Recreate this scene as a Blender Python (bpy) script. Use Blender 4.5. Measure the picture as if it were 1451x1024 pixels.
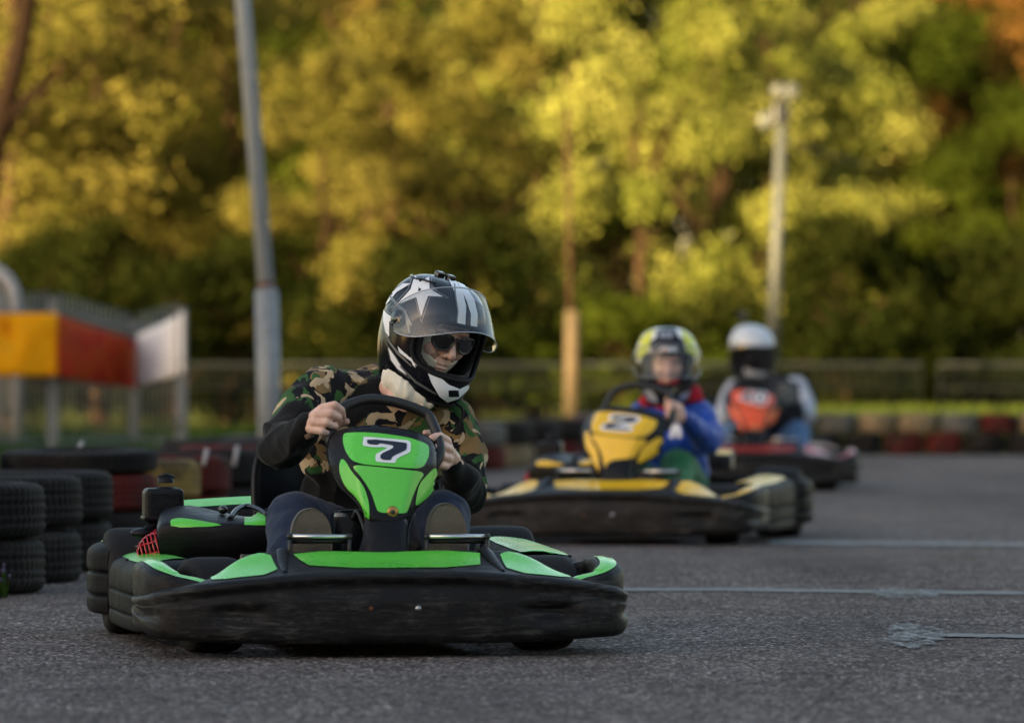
import bpy, bmesh, math, random
import numpy as np
from mathutils import Vector, Matrix, noise
from mathutils.geometry import delaunay_2d_cdt
from mathutils.bvhtree import BVHTree
R = math.radians
D = bpy.data
scene = bpy.context.scene
for o in list(D.objects): D.objects.remove(o)

# ------------------------------------------------------------------ camera, sky, sun, exposure
CAM = Vector((0, 0, 0.78)); FPX = 8061.0; CX, CY = 725.5, 512.0
cam = D.objects.new('camera', D.cameras.new('camera')); scene.collection.objects.link(cam)
cam.location = CAM; cam.rotation_euler = (R(90), 0, 0)
cam.data.sensor_width = 36; cam.data.lens = 200; cam.data.clip_start = 0.5; cam.data.clip_end = 4000
cam.data.dof.use_dof = True; cam.data.dof.focus_distance = 15.9; cam.data.dof.aperture_fstop = 3.6
scene.camera = cam
SUN_EL, SUN_AZ = R(9.5), R(-42)          # low evening sun behind the camera, a little to the left
world = D.worlds.new('World'); scene.world = world; world.use_nodes = True
wn = world.node_tree.nodes; wl = world.node_tree.links
sky = wn.new('ShaderNodeTexSky'); sky.sky_type = 'NISHITA'; sky.sun_disc = False
sky.sun_elevation = SUN_EL; sky.sun_rotation = math.pi - SUN_AZ
sky.air_density = 1.0; sky.dust_density = 1.5; sky.ozone_density = 1.2
bg = wn['Background']; bg.inputs['Strength'].default_value = 0.082
tn = wn.new('ShaderNodeMix'); tn.data_type='RGBA'; tn.blend_type='MULTIPLY'; tn.inputs[0].default_value=1
wl.new(sky.outputs[0], tn.inputs[6]); tn.inputs[7].default_value=(1.17,1.0,.88,1)      # warm evening air
wl.new(tn.outputs[2], bg.inputs[0])
sun = D.objects.new('sun', D.lights.new('sun', 'SUN')); scene.collection.objects.link(sun)
sun.data.energy = 5.0; sun.data.angle = R(0.5); sun.data.color = (1.0, 0.75, 0.36)
sdir = Vector((math.sin(-SUN_AZ)*math.cos(SUN_EL), math.cos(SUN_AZ)*math.cos(SUN_EL), -math.sin(SUN_EL)))
sun.rotation_euler = sdir.to_track_quat('-Z', 'Y').to_euler()
vs = scene.view_settings; vs.view_transform = 'Standard'; vs.look = 'None'; vs.gamma = 1.0; vs.exposure = 2.5
scene.cycles.use_denoising = True
scene.cycles.max_bounces = 8; scene.cycles.transparent_max_bounces = 12

# ------------------------------------------------------------------ helpers
def P(px, py, d): return Vector(((px-CX)*d/FPX, d, CAM.z-(py-CY)*d/FPX))
def link(o, parent=None):
    scene.collection.objects.link(o)
    if parent: o.parent = parent
    return o
def thing(o, label, cat, group=None):
    o['label'] = label; o['category'] = cat
    if group: o['group'] = group
    return o
def empty(name, loc=(0,0,0), rz=0):
    o = D.objects.new(name, None); o.empty_display_size = .2; link(o)
    o.location = loc; o.rotation_euler = (0,0,rz); return o

class MB:
    def __init__(s): s.v=[]; s.f=[]; s.m=[]; s.sm=[]
    def add(s, vs_, fs, mi=0, smooth=True):
        n=len(s.v); s.v+= [tuple(v) for v in vs_]
        for f in fs: s.f.append(tuple(i+n for i in f)); s.m.append(mi); s.sm.append(smooth)
    def grid(s, rows, mi=0, closed_u=False, closed_v=False, smooth=True, flip=False):
        nr=len(rows); nc=len(rows[0]); vs_=[p for r in rows for p in r]; fs=[]
        for i in range(nr-(0 if closed_u else 1)):
            for j in range(nc-(0 if closed_v else 1)):
                a=i*nc+j; b=i*nc+(j+1)%nc; c=((i+1)%nr)*nc+(j+1)%nc; d=((i+1)%nr)*nc+j
                fs.append((a,d,c,b) if flip else (a,b,c,d))
        s.add(vs_, fs, mi, smooth)
    def box(s, c, size, bev=0.0, mi=0, rot=None, seg=2, taper=None):
        bm=bmesh.new(); bmesh.ops.create_cube(bm, size=1)
        for v in bm.verts:
            v.co=Vector((v.co.x*size[0], v.co.y*size[1], v.co.z*size[2]))
            if taper and v.co.z>0: v.co.x*=taper[0]; v.co.y*=taper[1]
        if bev>0: bmesh.ops.bevel(bm, geom=bm.edges[:]+bm.verts[:], offset=bev, segments=seg, profile=.5, affect='EDGES')
        if rot is not None: bm.transform(rot)
        bm.transform(Matrix.Translation(c)); bm.verts.index_update()
        s.add([v.co for v in bm.verts], [[v.index for v in f.verts] for f in bm.faces], mi, False); bm.free()
    def tube(s, pts, r, seg=12, mi=0, closed=False, cap=True, sub=0, flat=1.0):
        pts=[Vector(p) for p in pts]
        rr=list(r) if hasattr(r,'__len__') else [r]*len(pts)
        if sub: pts, rr = smooth_path(pts, rr, sub, closed)
        n=len(pts); rings=[]; up=None
        for i,p in enumerate(pts):
            if closed: t=pts[(i+1)%n]-pts[i-1]
            else: t=pts[min(i+1,n-1)]-pts[max(i-1,0)]
            t.normalize()
            if up is None:
                up=Vector((0,0,1)) if abs(t.z)<.9 else Vector((1,0,0))
            up=(up-t*up.dot(t)).normalized(); sd=t.cross(up)
            rings.append([p+(sd*math.cos(a)*flat+up*math.sin(a))*rr[i] for a in [2*math.pi*k/seg for k in range(seg)]])
        s.grid(rings, mi, closed_u=closed, closed_v=True, flip=True)
        if cap and not closed:
            n0=len(s.v); s.v+=[tuple(q) for q in rings[0]]; s.f.append(tuple(range(n0,n0+seg))); s.m.append(mi); s.sm.append(False)
            n0=len(s.v); s.v+=[tuple(q) for q in rings[-1]]; s.f.append(tuple(range(n0+seg-1,n0-1,-1))); s.m.append(mi); s.sm.append(False)
    def lathe(s, prof, M=Matrix(), seg=32, mi=0, closed=False):
        # prof: (radius, axial); axis = local X of M
        rings=[[M@Vector((a, r*math.cos(t), r*math.sin(t))) for t in [2*math.pi*k/seg for k in range(seg)]] for r,a in prof]
        s.grid(rings, mi, closed_u=closed, closed_v=True)
    def sphere(s, c, r, mi=0, seg=16, M=None):
        r=Vector(r) if hasattr(r,'__len__') else Vector((r,r,r)); c=Vector(c)
        rings=[]
        for i in range(seg//2+1):
            th=math.pi*i/(seg//2); th=min(max(th,1e-3),math.pi-1e-3)
            row=[]
            for k in range(seg):
                a=2*math.pi*k/seg; q=Vector((r.x*math.sin(th)*math.cos(a), r.y*math.sin(th)*math.sin(a), r.z*math.cos(th)))
                if M is not None: q=M@q
                row.append(c+q)
            rings.append(row)
        s.grid(rings, mi, closed_v=True, flip=True)
    def capsule(s, p0, r0, p1, r1, seg=14):
        p0=Vector(p0); p1=Vector(p1); t=(p1-p0); L=t.length; t.normalize()
        up=Vector((0,0,1)) if abs(t.z)<.9 else Vector((1,0,0)); sd=t.cross(up).normalized(); up=sd.cross(t)
        rings=[]
        N=6
        for i in range(N+1):
            a=-math.pi/2+ (math.pi/2)*i/N; rings.append((p0+t*(r0*math.sin(a)), max(r0*math.cos(a),1e-4)))
        for i in range(N+1):
            a=(math.pi/2)*i/N; rings.append((p1+t*(r1*math.sin(a)), max(r1*math.cos(a),1e-4)))
        s.grid([[c+(sd*math.cos(b)+up*math.sin(b))*r for b in [2*math.pi*k/seg for k in range(seg)]] for c,r in rings], closed_v=True)
    def build(s, name, mats, parent=None, origin=None):
        me=D.meshes.new(name)
        v=s.v if origin is None else [tuple(Vector(q)-Vector(origin)) for q in s.v]
        me.from_pydata(v, [], s.f)
        if not isinstance(mats,(list,tuple)): mats=[mats]
        for m in mats: me.materials.append(m)
        me.polygons.foreach_set('material_index', s.m); me.polygons.foreach_set('use_smooth', s.sm); me.update()
        bm=bmesh.new(); bm.from_mesh(me); bmesh.ops.remove_doubles(bm, verts=bm.verts, dist=1e-6); bm.to_mesh(me); bm.free()
        o=D.objects.new(name, me); link(o, parent)
        if origin is not None: o.location=origin
        return o

def catm(p0,p1,p2,p3,t):
    return 0.5*((2*p1)+(p2-p0)*t+(2*p0-5*p1+4*p2-p3)*t*t+(3*p1-p0-3*p2+p3)*t*t*t)
def smooth_path(pts, rr, sub, closed=False):
    n=len(pts); out=[]; ro=[]
    m=n if closed else n-1
    for i in range(m):
        if closed: a,b,c,d=[(i-1)%n,i,(i+1)%n,(i+2)%n]
        else: a,b,c,d=max(i-1,0),i,i+1,min(i+2,n-1)
        for k in range(sub):
            t=k/sub; out.append(catm(pts[a],pts[b],pts[c],pts[d],t)); ro.append(rr[b]*(1-t)+rr[c]*t)
    if not closed: out.append(pts[-1]); ro.append(rr[-1])
    return out, ro
def ip(arr, t):
    n=len(arr); t=min(max(t,0),n-1-1e-6); i=int(t); f=t-i
    a=arr[max(i-1,0)]; b=arr[i]; c=arr[i+1]; d=arr[min(i+2,n-1)]
    if isinstance(b,(tuple,list)): return tuple(catm(a[k],b[k],c[k],d[k],f) for k in range(len(b)))
    return catm(a,b,c,d,f)

def inpoly(x,y,poly):
    c=False; n=len(poly); j=n-1
    for i in range(n):
        xi,yi=poly[i]; xj,yj=poly[j]
        if (yi>y)!=(yj>y) and x<(xj-xi)*(y-yi)/(yj-yi)+xi: c=not c
        j=i
    return c
def pdist(x,y,poly):
    b=1e9; n=len(poly)
    for i in range(n):
        x1,y1=poly[i]; x2,y2=poly[(i+1)%n]; dx,dy=x2-x1,y2-y1; L=dx*dx+dy*dy or 1e-12
        t=min(1,max(0,((x-x1)*dx+(y-y1)*dy)/L)); b=min(b,(x-x1-t*dx)**2+(y-y1-t*dy)**2)
    return math.sqrt(b)
def rnd_poly(poly, k=2):
    for _ in range(k):                     # Chaikin corner rounding
        q=[]
        for i in range(len(poly)):
            a=poly[i]; b=poly[(i+1)%len(poly)]
            q.append((a[0]*.78+b[0]*.22, a[1]*.78+b[1]*.22)); q.append((a[0]*.22+b[0]*.78, a[1]*.22+b[1]*.78))
        poly=q
    return poly
def tri_poly(poly, h):
    out=[]; n=len(poly)
    for i in range(n):
        a=poly[i]; b=poly[(i+1)%n]; L=math.hypot(b[0]-a[0],b[1]-a[1]); k=max(1,int(L/h))
        for j in range(k): out.append((a[0]+(b[0]-a[0])*j/k, a[1]+(b[1]-a[1])*j/k))
    nb=len(out); xs=[p[0] for p in poly]; ys=[p[1] for p in poly]
    pts=list(out); y=min(ys)+h*.5; r=0
    while y<max(ys):
        x=min(xs)+(h*.5 if r%2 else 0)
        while x<max(xs):
            if inpoly(x,y,poly) and pdist(x,y,poly)>h*.45: pts.append((x,y))
            x+=h
        y+=h*.87; r+=1
    res=delaunay_2d_cdt([Vector(p) for p in pts], [], [list(range(nb))], 1, 1e-7)
    return [tuple(v) for v in res[0]], [tuple(f) for f in res[2]], nb

def bake(o):
    dg=bpy.context.evaluated_depsgraph_get(); ev=o.evaluated_get(dg)
    me=D.meshes.new_from_object(ev); old=o.data; o.modifiers.clear(); o.data=me; me.name=o.name
    D.meshes.remove(old); return o
def blob(mb, name, mat, parent, vox=.006, sm=4, disp=None):
    o=mb.build(name, mat, None)
    m=o.modifiers.new('r','REMESH'); m.mode='VOXEL'; m.voxel_size=vox; m.use_smooth_shade=True
    m2=o.modifiers.new('s','SMOOTH'); m2.factor=.5; m2.iterations=sm
    bake(o)
    if disp:
        me=o.data; n=len(me.vertices); nr=[v.normal.copy() for v in me.vertices]
        for i,v in enumerate(me.vertices): v.co += nr[i]*disp(v.co)
        me.update()
    for p in o.data.polygons: p.use_smooth=True
    if not o.data.materials: o.data.materials.append(mat)
    if parent: o.parent=parent
    return o

# ------------------------------------------------------------------ materials
def mat(name, col=(.5,.5,.5), rough=.5, metal=0.0, spec=.5, coat=0.0):
    m=D.materials.new(name); m.use_nodes=True; b=m.node_tree.nodes['Principled BSDF']
    b.inputs['Base Color'].default_value=(*col,1); b.inputs['Roughness'].default_value=rough
    b.inputs['Metallic'].default_value=metal; b.inputs['Specular IOR Level'].default_value=spec
    b.inputs['Coat Weight'].default_value=coat; b.inputs['Coat Roughness'].default_value=.08
    return m
class NT:
    def __init__(s,m): s.t=m.node_tree; s.b=s.t.nodes.get('Principled BSDF'); s.c=None
    def n(s,typ,**k):
        nd=s.t.nodes.new(typ)
        for a,v in k.items():
            if a in nd.inputs.keys(): nd.inputs[a].default_value=v
            else: setattr(nd,a,v)
        return nd
    def l(s,a,b): s.t.links.new(a,b)
    def coord(s,kind='Object',scale=(1,1,1)):
        tc=s.n('ShaderNodeTexCoord'); mp=s.n('ShaderNodeMapping'); mp.inputs['Scale'].default_value=scale
        s.l(tc.outputs[kind], mp.inputs['Vector']); return mp.outputs[0]
    def noise(s,vec,scale,detail=4,rough=.55,dist=0):
        nd=s.n('ShaderNodeTexNoise'); nd.inputs['Scale'].default_value=scale; nd.inputs['Detail'].default_value=detail
        nd.inputs['Roughness'].default_value=rough; nd.inputs['Distortion'].default_value=dist
        if vec is not None: s.l(vec, nd.inputs['Vector'])
        return nd.outputs['Fac']
    def ramp(s,fac,stops,const=False):
        nd=s.n('ShaderNodeValToRGB'); cr=nd.color_ramp
        if const: cr.interpolation='CONSTANT'
        while len(cr.elements)<len(stops): cr.elements.new(.5)
        for e,(p,c) in zip(cr.elements,stops): e.position=p; e.color=(*c,1) if len(c)==3 else c
        s.l(fac, nd.inputs[0]); return nd.outputs[0]
    def mix(s,f,a,b):
        nd=s.n('ShaderNodeMix'); nd.data_type='RGBA'
        for val,i in ((f,0),(a,6),(b,7)):
            if hasattr(val,'is_output'): s.l(val, nd.inputs[i])
            elif i==0: nd.inputs[0].default_value=val
            else: nd.inputs[i].default_value=(*val,1)
        return nd.outputs[2]
    def bump(s,h,strength=.3,dist=.01):
        nd=s.n('ShaderNodeBump'); nd.inputs['Strength'].default_value=strength; nd.inputs['Distance'].default_value=dist
        s.l(h, nd.inputs['Height']); s.l(nd.outputs[0], s.b.inputs['Normal']); return nd
g3=lambda v:(v,v,v)

def scuffed(name, col, rough=(.35,.6), amt=.5, scuffcol=(.16,.155,.15)):
    m=mat(name,col,.45,spec=.2); t=NT(m); v=t.coord(); v2=t.coord(scale=(3,3,22))
    n1=t.noise(v,9,6,.65); n2=t.noise(v2,4,8,.75,.6); n3=t.noise(v,60,4,.6)
    k=t.ramp(n2,[(.46,g3(0)),(.66,g3(1))]); k1=t.ramp(n1,[(.42,g3(0)),(.68,g3(1))])
    mm=t.n('ShaderNodeMath',operation='MULTIPLY'); t.l(k,mm.inputs[0]); t.l(k1,mm.inputs[1])
    m3=t.n('ShaderNodeMath',operation='MULTIPLY'); t.l(mm.outputs[0],m3.inputs[0]); m3.inputs[1].default_value=amt
    t.l(t.mix(m3.outputs[0],col,scuffcol), t.b.inputs['Base Color'])
    t.l(t.ramp(n1,[(.3,g3(rough[0])),(.7,g3(rough[1]))]), t.b.inputs['Roughness'])
    ad=t.n('ShaderNodeMath',operation='ADD'); t.l(n2,ad.inputs[0]); t.l(n3,ad.inputs[1]); t.bump(ad.outputs[0],.5,.004)
    return m
def vinyl(name,col):
    m=mat(name,col,.3,spec=.45,coat=.2); t=NT(m); v=t.coord()
    n1=t.noise(v,7,6,.7); n2=t.noise(t.coord(scale=(6,30,30)),5,6,.8)
    dk=tuple(c*.62+.01 for c in col)
    t.l(t.mix(t.ramp(n2,[(.56,g3(0)),(.76,g3(.5))]),t.mix(t.ramp(n1,[(.35,g3(0)),(.75,g3(.35))]),col,dk),(.28,.29,.26)), t.b.inputs['Base Color'])
    t.l(t.ramp(n1,[(.3,g3(.2)),(.7,g3(.42))]), t.b.inputs['Roughness']); t.bump(n1,.06,.01)
    return m
M={}
M['black']=scuffed('black_plastic',(.006,.0065,.009),(.32,.55),.25,(.045,.043,.042))
M['bumper']=scuffed('scuffed_bumper_plastic',(.006,.006,.007),(.36,.66),1.0,(.085,.082,.078))
M['pod']=scuffed('pod_plastic',(.005,.005,.006),(.5,.72),.5,(.035,.034,.032)); M['pod'].node_tree.nodes['Principled BSDF'].inputs['Specular IOR Level'].default_value=.14
M['gloss_black']=mat('gloss_black',(.008,.009,.011),.18,coat=.6)
M['green']=vinyl('green_vinyl',(.12,.66,.06)); M['yellow']=vinyl('yellow_vinyl',(.85,.52,.008)); M['orange']=vinyl('orange_vinyl',(.72,.085,.012))
M['red_sticker']=vinyl('red_vinyl',(.33,.025,.018))
M['white']=mat('white_vinyl',(.78,.8,.82),.35); M['navy']=mat('navy_vinyl',(.01,.013,.03),.35)
M['rubber']=mat('kart_tyre_rubber',(.011,.011,.012),.75,spec=.25)
t=NT(M['rubber']); t.bump(t.noise(t.coord(),90,4),.3,.004)
M['chrome']=mat('brushed_steel',(.6,.61,.62),.28,1.0); M['steel']=mat('painted_steel',(.02,.021,.023),.4,.3)
M['alu']=mat('aluminium',(.45,.46,.47),.4,1.0)
M['red_eng']=mat('red_engine_plastic',(.45,.008,.015),.35,coat=.3)
M['brass']=mat('brass_badge',(.42,.25,.08),.35,.8)
M['seat']=mat('seat_shell',(.007,.007,.008),.4,spec=.25)
M['grip']=mat('steering_grip',(.014,.014,.015),.5); t=NT(M['grip']); t.bump(t.noise(t.coord(),160,3),.3,.002)
def cloth(name,col,col2=None,scale=18,rough=.85,bs=.35):
    m=mat(name,col,rough,spec=.2); t=NT(m); n=t.noise(t.coord(),scale,7,.75); w=t.noise(t.coord(),420,2)
    t.l(t.mix(t.ramp(n,[(.3,g3(0)),(.7,g3(1))]),col,col2 or tuple(c*.7 for c in col)), t.b.inputs['Base Color'])
    ad=t.n('ShaderNodeMath',operation='MULTIPLY_ADD'); t.l(w,ad.inputs[0]); ad.inputs[1].default_value=.25; t.l(n,ad.inputs[2]); t.bump(ad.outputs[0],bs,.006)
    t.b.inputs['Sheen Weight'].default_value=.15
    return m
M['jeans']=cloth('dark_denim',(.016,.032,.075),(.008,.015,.036),60); M['lightjeans']=cloth('light_denim',(.09,.19,.36),(.045,.10,.22),40)
M['blackcloth']=cloth('black_cotton',(.012,.012,.013)); M['blue']=cloth('blue_nylon',(.012,.075,.42),(.008,.045,.28),14,.5)
M['greencloth']=cloth('green_trousers',(.02,.17,.06),(.012,.10,.035),20,.7); M['greycloth']=cloth('grey_fabric',(.15,.16,.165),(.07,.08,.08))
M['cream']=cloth('cream_cotton',(.82,.78,.65),(.74,.69,.55),25); M['redcloth']=cloth('red_scarf',(.45,.012,.03),(.3,.01,.02))
M['whitecloth']=cloth('pale_grey_sleeve',(.42,.47,.55),(.25,.29,.36)); M['navycloth']=cloth('navy_sweater',(.01,.016,.032),(.007,.01,.02))
M['sole']=cloth('shoe_sole_rubber',(.115,.105,.082),(.085,.078,.062),30,.8)
t=NT(M['sole']); vo=t.n('ShaderNodeTexVoronoi'); vo.inputs['Scale'].default_value=95; t.l(t.coord(),vo.inputs['Vector']); t.bump(vo.outputs['Distance'],.35,.004)
def skinmat():
    m=mat('skin',(.62,.38,.30),.5,spec=.4); t=NT(m); n=t.noise(t.coord(),35,5,.6)
    t.l(t.mix(t.ramp(n,[(.35,g3(0)),(.65,g3(1))]),(.76,.52,.43),(.66,.38,.30)), t.b.inputs['Base Color'])
    t.b.inputs['Subsurface Weight'].default_value=.15; t.b.inputs['Subsurface Radius'].default_value=(.01,.004,.002)
    t.bump(t.noise(t.coord(),110,5,.7),.55,.003); return m
M['skin']=skinmat()
def camo():
    m=mat('camouflage_cotton',(.1,.1,.1),.9,spec=.12); t=NT(m); v=t.coord()
    a=t.noise(v,11,2.2,.5,1.1)
    v2=t.coord(); t.t.nodes[-1].inputs['Location'].default_value=(3.1,1.7,.4); b=t.noise(v2,12,2.2,.5,1.3)
    v3=t.coord(); t.t.nodes[-1].inputs['Location'].default_value=(7.7,5.2,2.4); c=t.noise(v3,13,2.2,.5,1.3)
    st=lambda f,x: t.ramp(f,[(x,g3(0)),(x+.008,g3(1))])
    col=t.mix(st(a,.52),(.011,.012,.015),(.22,.145,.065))
    col=t.mix(st(b,.535),col,(.04,.11,.035))
    col=t.mix(st(c,.555),col,(.52,.40,.26))
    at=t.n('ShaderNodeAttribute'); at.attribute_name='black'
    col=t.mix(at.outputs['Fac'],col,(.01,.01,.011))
    t.l(col,t.b.inputs['Base Color']); n=t.noise(v,26,5,.7); t.bump(n,.4,.006); t.b.inputs['Sheen Weight'].default_value=.1
    return m
M['camo']=camo()
def visormat(name,tint,base=.02,ior=1.5):
    m=D.materials.new(name); m.use_nodes=True; t=NT(m); t.t.nodes.remove(t.b); out=t.t.nodes['Material Output']
    tr=t.n('ShaderNodeBsdfTransparent'); tr.inputs[0].default_value=(*tint,1); gl=t.n('ShaderNodeBsdfGlossy'); gl.inputs['Roughness'].default_value=.03
    gl.inputs[0].default_value=(.9,.9,.9,1)
    fr=t.n('ShaderNodeFresnel'); fr.inputs[0].default_value=ior; ma=t.n('ShaderNodeMath',operation='MULTIPLY_ADD'); t.l(fr.outputs[0],ma.inputs[0]); ma.inputs[1].default_value=.55; ma.inputs[2].default_value=base
    mx=t.n('ShaderNodeMixShader'); t.l(ma.outputs[0],mx.inputs[0]); t.l(tr.outputs[0],mx.inputs[1]); t.l(gl.outputs[0],mx.inputs[2]); t.l(mx.outputs[0],out.inputs[0])
    return m
M['visor']=visormat('clear_visor',(.95,.96,.97),.055); M['smoke']=visormat('smoked_visor',(.05,.045,.04),.12); M['palevisor']=visormat('pale_visor',(.88,.89,.9),.02)
M['lens']=mat('dark_lens',(.004,.004,.005),.06,coat=1.0)
M['hel_black']=mat('helmet_black_gloss',(.006,.007,.011),.13,spec=.3); M['hel_white']=mat('helmet_white_gloss',(.84,.86,.89),.2,spec=.4)
M['hel_grey']=mat('helmet_grey_metallic',(.15,.16,.17),.3,.3); M['hel_yellow']=mat('helmet_yellow_gloss',(.68,.70,.05),.25,spec=.4)
M['hel_orange']=mat('helmet_orange_gloss',(.75,.2,.02),.25,coat=.8); M['hel_liner']=cloth('helmet_liner',(.014,.014,.017),(.008,.008,.01),50)
M['hel_bluish']=mat('helmet_pale_blue_grey',(.52,.58,.66),.25,spec=.4); M['hel_red']=mat('helmet_red',(.6,.03,.03),.3); M['hel_blue']=mat('helmet_blue',(.03,.05,.35),.3)
M['hel_silver']=mat('helmet_silver',(.42,.45,.5),.25,.3,coat=.5)
M['galv']=mat('galvanised_steel',(.21,.245,.28),.55,.1); t=NT(M['galv']); n_=t.noise(t.coord(),14,6,.6)
t.l(t.ramp(n_,[(.3,(.15,.175,.20)),(.7,(.23,.26,.285))]),t.b.inputs['Base Color'])
M['shaft']=mat('pale_galvanised_shaft',(.36,.41,.45),.6,.0); M['fencegrey']=mat('fence_grey',(.13,.15,.17),.55,.3); M['fencepale']=mat('fence_pale_grey',(.075,.08,.075),.6,.1); M['fencedark']=mat('fence_dull_grey',(.055,.06,.055),.6,.2)
M['wood']=mat('weathered_wood',(.4,.28,.17),.85,spec=.05); t=NT(M['wood']); n_=t.noise(t.coord(scale=(8,8,1)),6,6,.7)
t.l(t.ramp(n_,[(.3,(.065,.046,.03)),(.7,(.125,.095,.064))]),t.b.inputs['Base Color'])
M['arch']=mat('white_tube',(.34,.35,.38),.6,spec=.1)
M['rust']=mat('rust',(.12,.04,.015),.8)
M['brown']=mat('bark',(.09,.05,.03),.95,spec=.02); t=NT(M['brown']); n_=t.noise(t.coord(scale=(5,5,1)),5,6,.7)
t.l(t.ramp(n_,[(.3,(.03,.018,.012)),(.7,(.075,.042,.026))]),t.b.inputs['Base Color']); t.bump(n_,.8,.03)

# ------------------------------------------------------------------ kart frames
class Fr:
    # a kart's own frame: origin on the ground under the middle of its nose, +y towards its tail, +x towards the picture's right
    def __init__(s, tip_px, d, deg):
        s.T=Vector(((tip_px-CX)*d/FPX, d, 0)); s.th=R(deg); s.c=math.cos(s.th); s.s=math.sin(s.th)
        s.M=Matrix.Translation(s.T)@Matrix.Rotation(s.th,4,'Z'); s.Mi=s.M.inverted(); s.cam=s.Mi@CAM
    def K(s,px,py,ly):
        a=(px-CX)/FPX
        lx=(a*(s.T.y+ly*s.c)-s.T.x+ly*s.s)/(s.c-a*s.s); Y=s.T.y+lx*s.s+ly*s.c
        return Vector((lx,ly,CAM.z-(py-CY)*Y/FPX))
    def ray(s,px,py):
        w=P(px,py,10); q=s.Mi@w; return s.cam,(q-s.cam).normalized()
F1=Fr(564,14.95,10); F2=Fr(850,24.1,-12); F3=Fr(1072,34.1,4)

def bvh_of(o):
    me=o.data; return BVHTree.FromPolygons([v.co.copy() for v in me.vertices],[tuple(p.vertices) for p in me.polygons])
def decal(name, poly, bvh, fr, m, parent, off=.0015, h=4.0, rnd=1):
    if rnd: poly=rnd_poly(poly, rnd)
    vs_,fs,nb=tri_poly(poly,h); out=[];ok=[]
    for x,y in vs_:
        o,d=fr.ray(x,y); loc,nr,_,_=bvh.ray_cast(o,d)
        if loc is None: out.append((0,0,0)); ok.append(False); continue
        if nr.dot(d)>0: nr=-nr
        out.append(loc+nr*off); ok.append(True)
    fs=[f for f in fs if all(ok[i] for i in f) and max((out[f[0]]-out[f[1]]).length,(out[f[1]]-out[f[2]]).length,(out[f[2]]-out[f[0]]).length)<.09]
    if not fs: return None
    par={}
    def fd(i):
        while par.setdefault(i,i)!=i: par[i]=par[par[i]]; i=par[i]
        return i
    for f in fs:
        for k in f[1:]: par[fd(f[0])]=fd(k)
    cnt={}
    for f in fs: cnt[fd(f[0])]=cnt.get(fd(f[0]),0)+1
    big=max(cnt,key=cnt.get); fs=[f for f in fs if fd(f[0])==big]
    mb=MB(); mb.add(out,fs); o=mb.build(name,m,parent)
    bm=bmesh.new(); bm.from_mesh(o.data); bmesh.ops.delete(bm,geom=[v for v in bm.verts if not v.link_faces],context='VERTS'); bm.to_mesh(o.data); bm.free()
    return o
def uvsticker(name, poly, S, m, parent, h, rnd=1, off=.0025):
    if rnd: poly=rnd_poly(poly,rnd)
    vs_,fs,nb=tri_poly(poly,h); out=[]
    for x,y in vs_:
        e=1e-3; p=Vector(S(x,y)); nr=(Vector(S(x+e,y))-p).cross(Vector(S(x,y+e))-p)
        if nr.length<1e-12: nr=Vector((0,0,1))
        nr.normalize()
        if nr.z<0: nr=-nr
        out.append(p+nr*off)
    mb=MB(); mb.add(out,fs); return mb.build(name,m,parent)

# swept plastic bodies: profile (inward, z) carried along a plan path
def sweep_surface(path, prof_at, sgn=1):
    def S(t,v):
        x,y=ip(path,t); x2,y2=ip(path,min(t+.02,len(path)-1)); x1,y1=ip(path,max(t-.02,0))
        dx,dy=x2-x1,y2-y1; L=math.hypot(dx,dy) or 1; nx,ny=dy/L,-dx/L       # outward (to the front / side)
        if t<.001: nx,ny=0,-1
        a,z=ip(prof_at(t),v)
        return (sgn*(x-nx*a), y-ny*a, z)
    return S
def surf_mesh(name,S,tmax,vmax,nt,nv,m,parent,flip=False,both=False):
    mb=MB()
    if both:
        rows=[[S[1](tmax*(nt-i)/nt,vmax*j/nv) for j in range(nv+1)] for i in range(nt)]+[[S[0](tmax*i/nt,vmax*j/nv) for j in range(nv+1)] for i in range(nt+1)]
    else: rows=[[S(tmax*i/nt,vmax*j/nv) for j in range(nv+1)] for i in range(nt+1)]
    mb.grid(rows,flip=flip)
    for r in (rows[0],rows[-1]): mb.add(r,[tuple(range(len(r)))],0,False)
    return mb.build(name,m,parent)

def wheel(root,c,r,w,steer=0):
    Mx=Matrix.Translation(c)@Matrix.Rotation(R(steer),4,'Z')
    h=w/2; prof=[(r*.52,-h*.86),(r*.62,-h*.98),(r*.78,-h*1.02),(r*.9,-h*.98),(r*.965,-h*.88),(r*.992,-h*.7),(r,-h*.4),(r,h*.4),(r*.992,h*.7),(r*.965,h*.88),(r*.9,h*.98),(r*.78,h*1.02),(r*.62,h*.98),(r*.52,h*.86),(r*.5,h*.7),(r*.5,-h*.7)]
    mb=MB(); mb.lathe([(a,b) for a,b in prof],Mx,40,closed=True); ty=mb.build('tyre',M['rubber'],root)
    mb=MB(); mb.lathe([(.001,-h*.3),(r*.2,-h*.3),(r*.3,-h*.45),(r*.44,-h*.5),(r*.53,-h*.84),(r*.5,-h*.88),(r*.47,-h*.8),(r*.47,h*.8),(r*.5,h*.88),(r*.53,h*.84),(r*.44,h*.5),(r*.3,h*.45),(r*.2,h*.3),(.001,h*.3)],Mx,28)
    for s in (-1,1):
        for k in range(3):
            a=k*2.094+.4; mb.sphere(Mx@Vector((s*h*.46,r*.33*math.cos(a),r*.33*math.sin(a))),.008,seg=8)
    mb.build('rim',M['alu'],ty)

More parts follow.
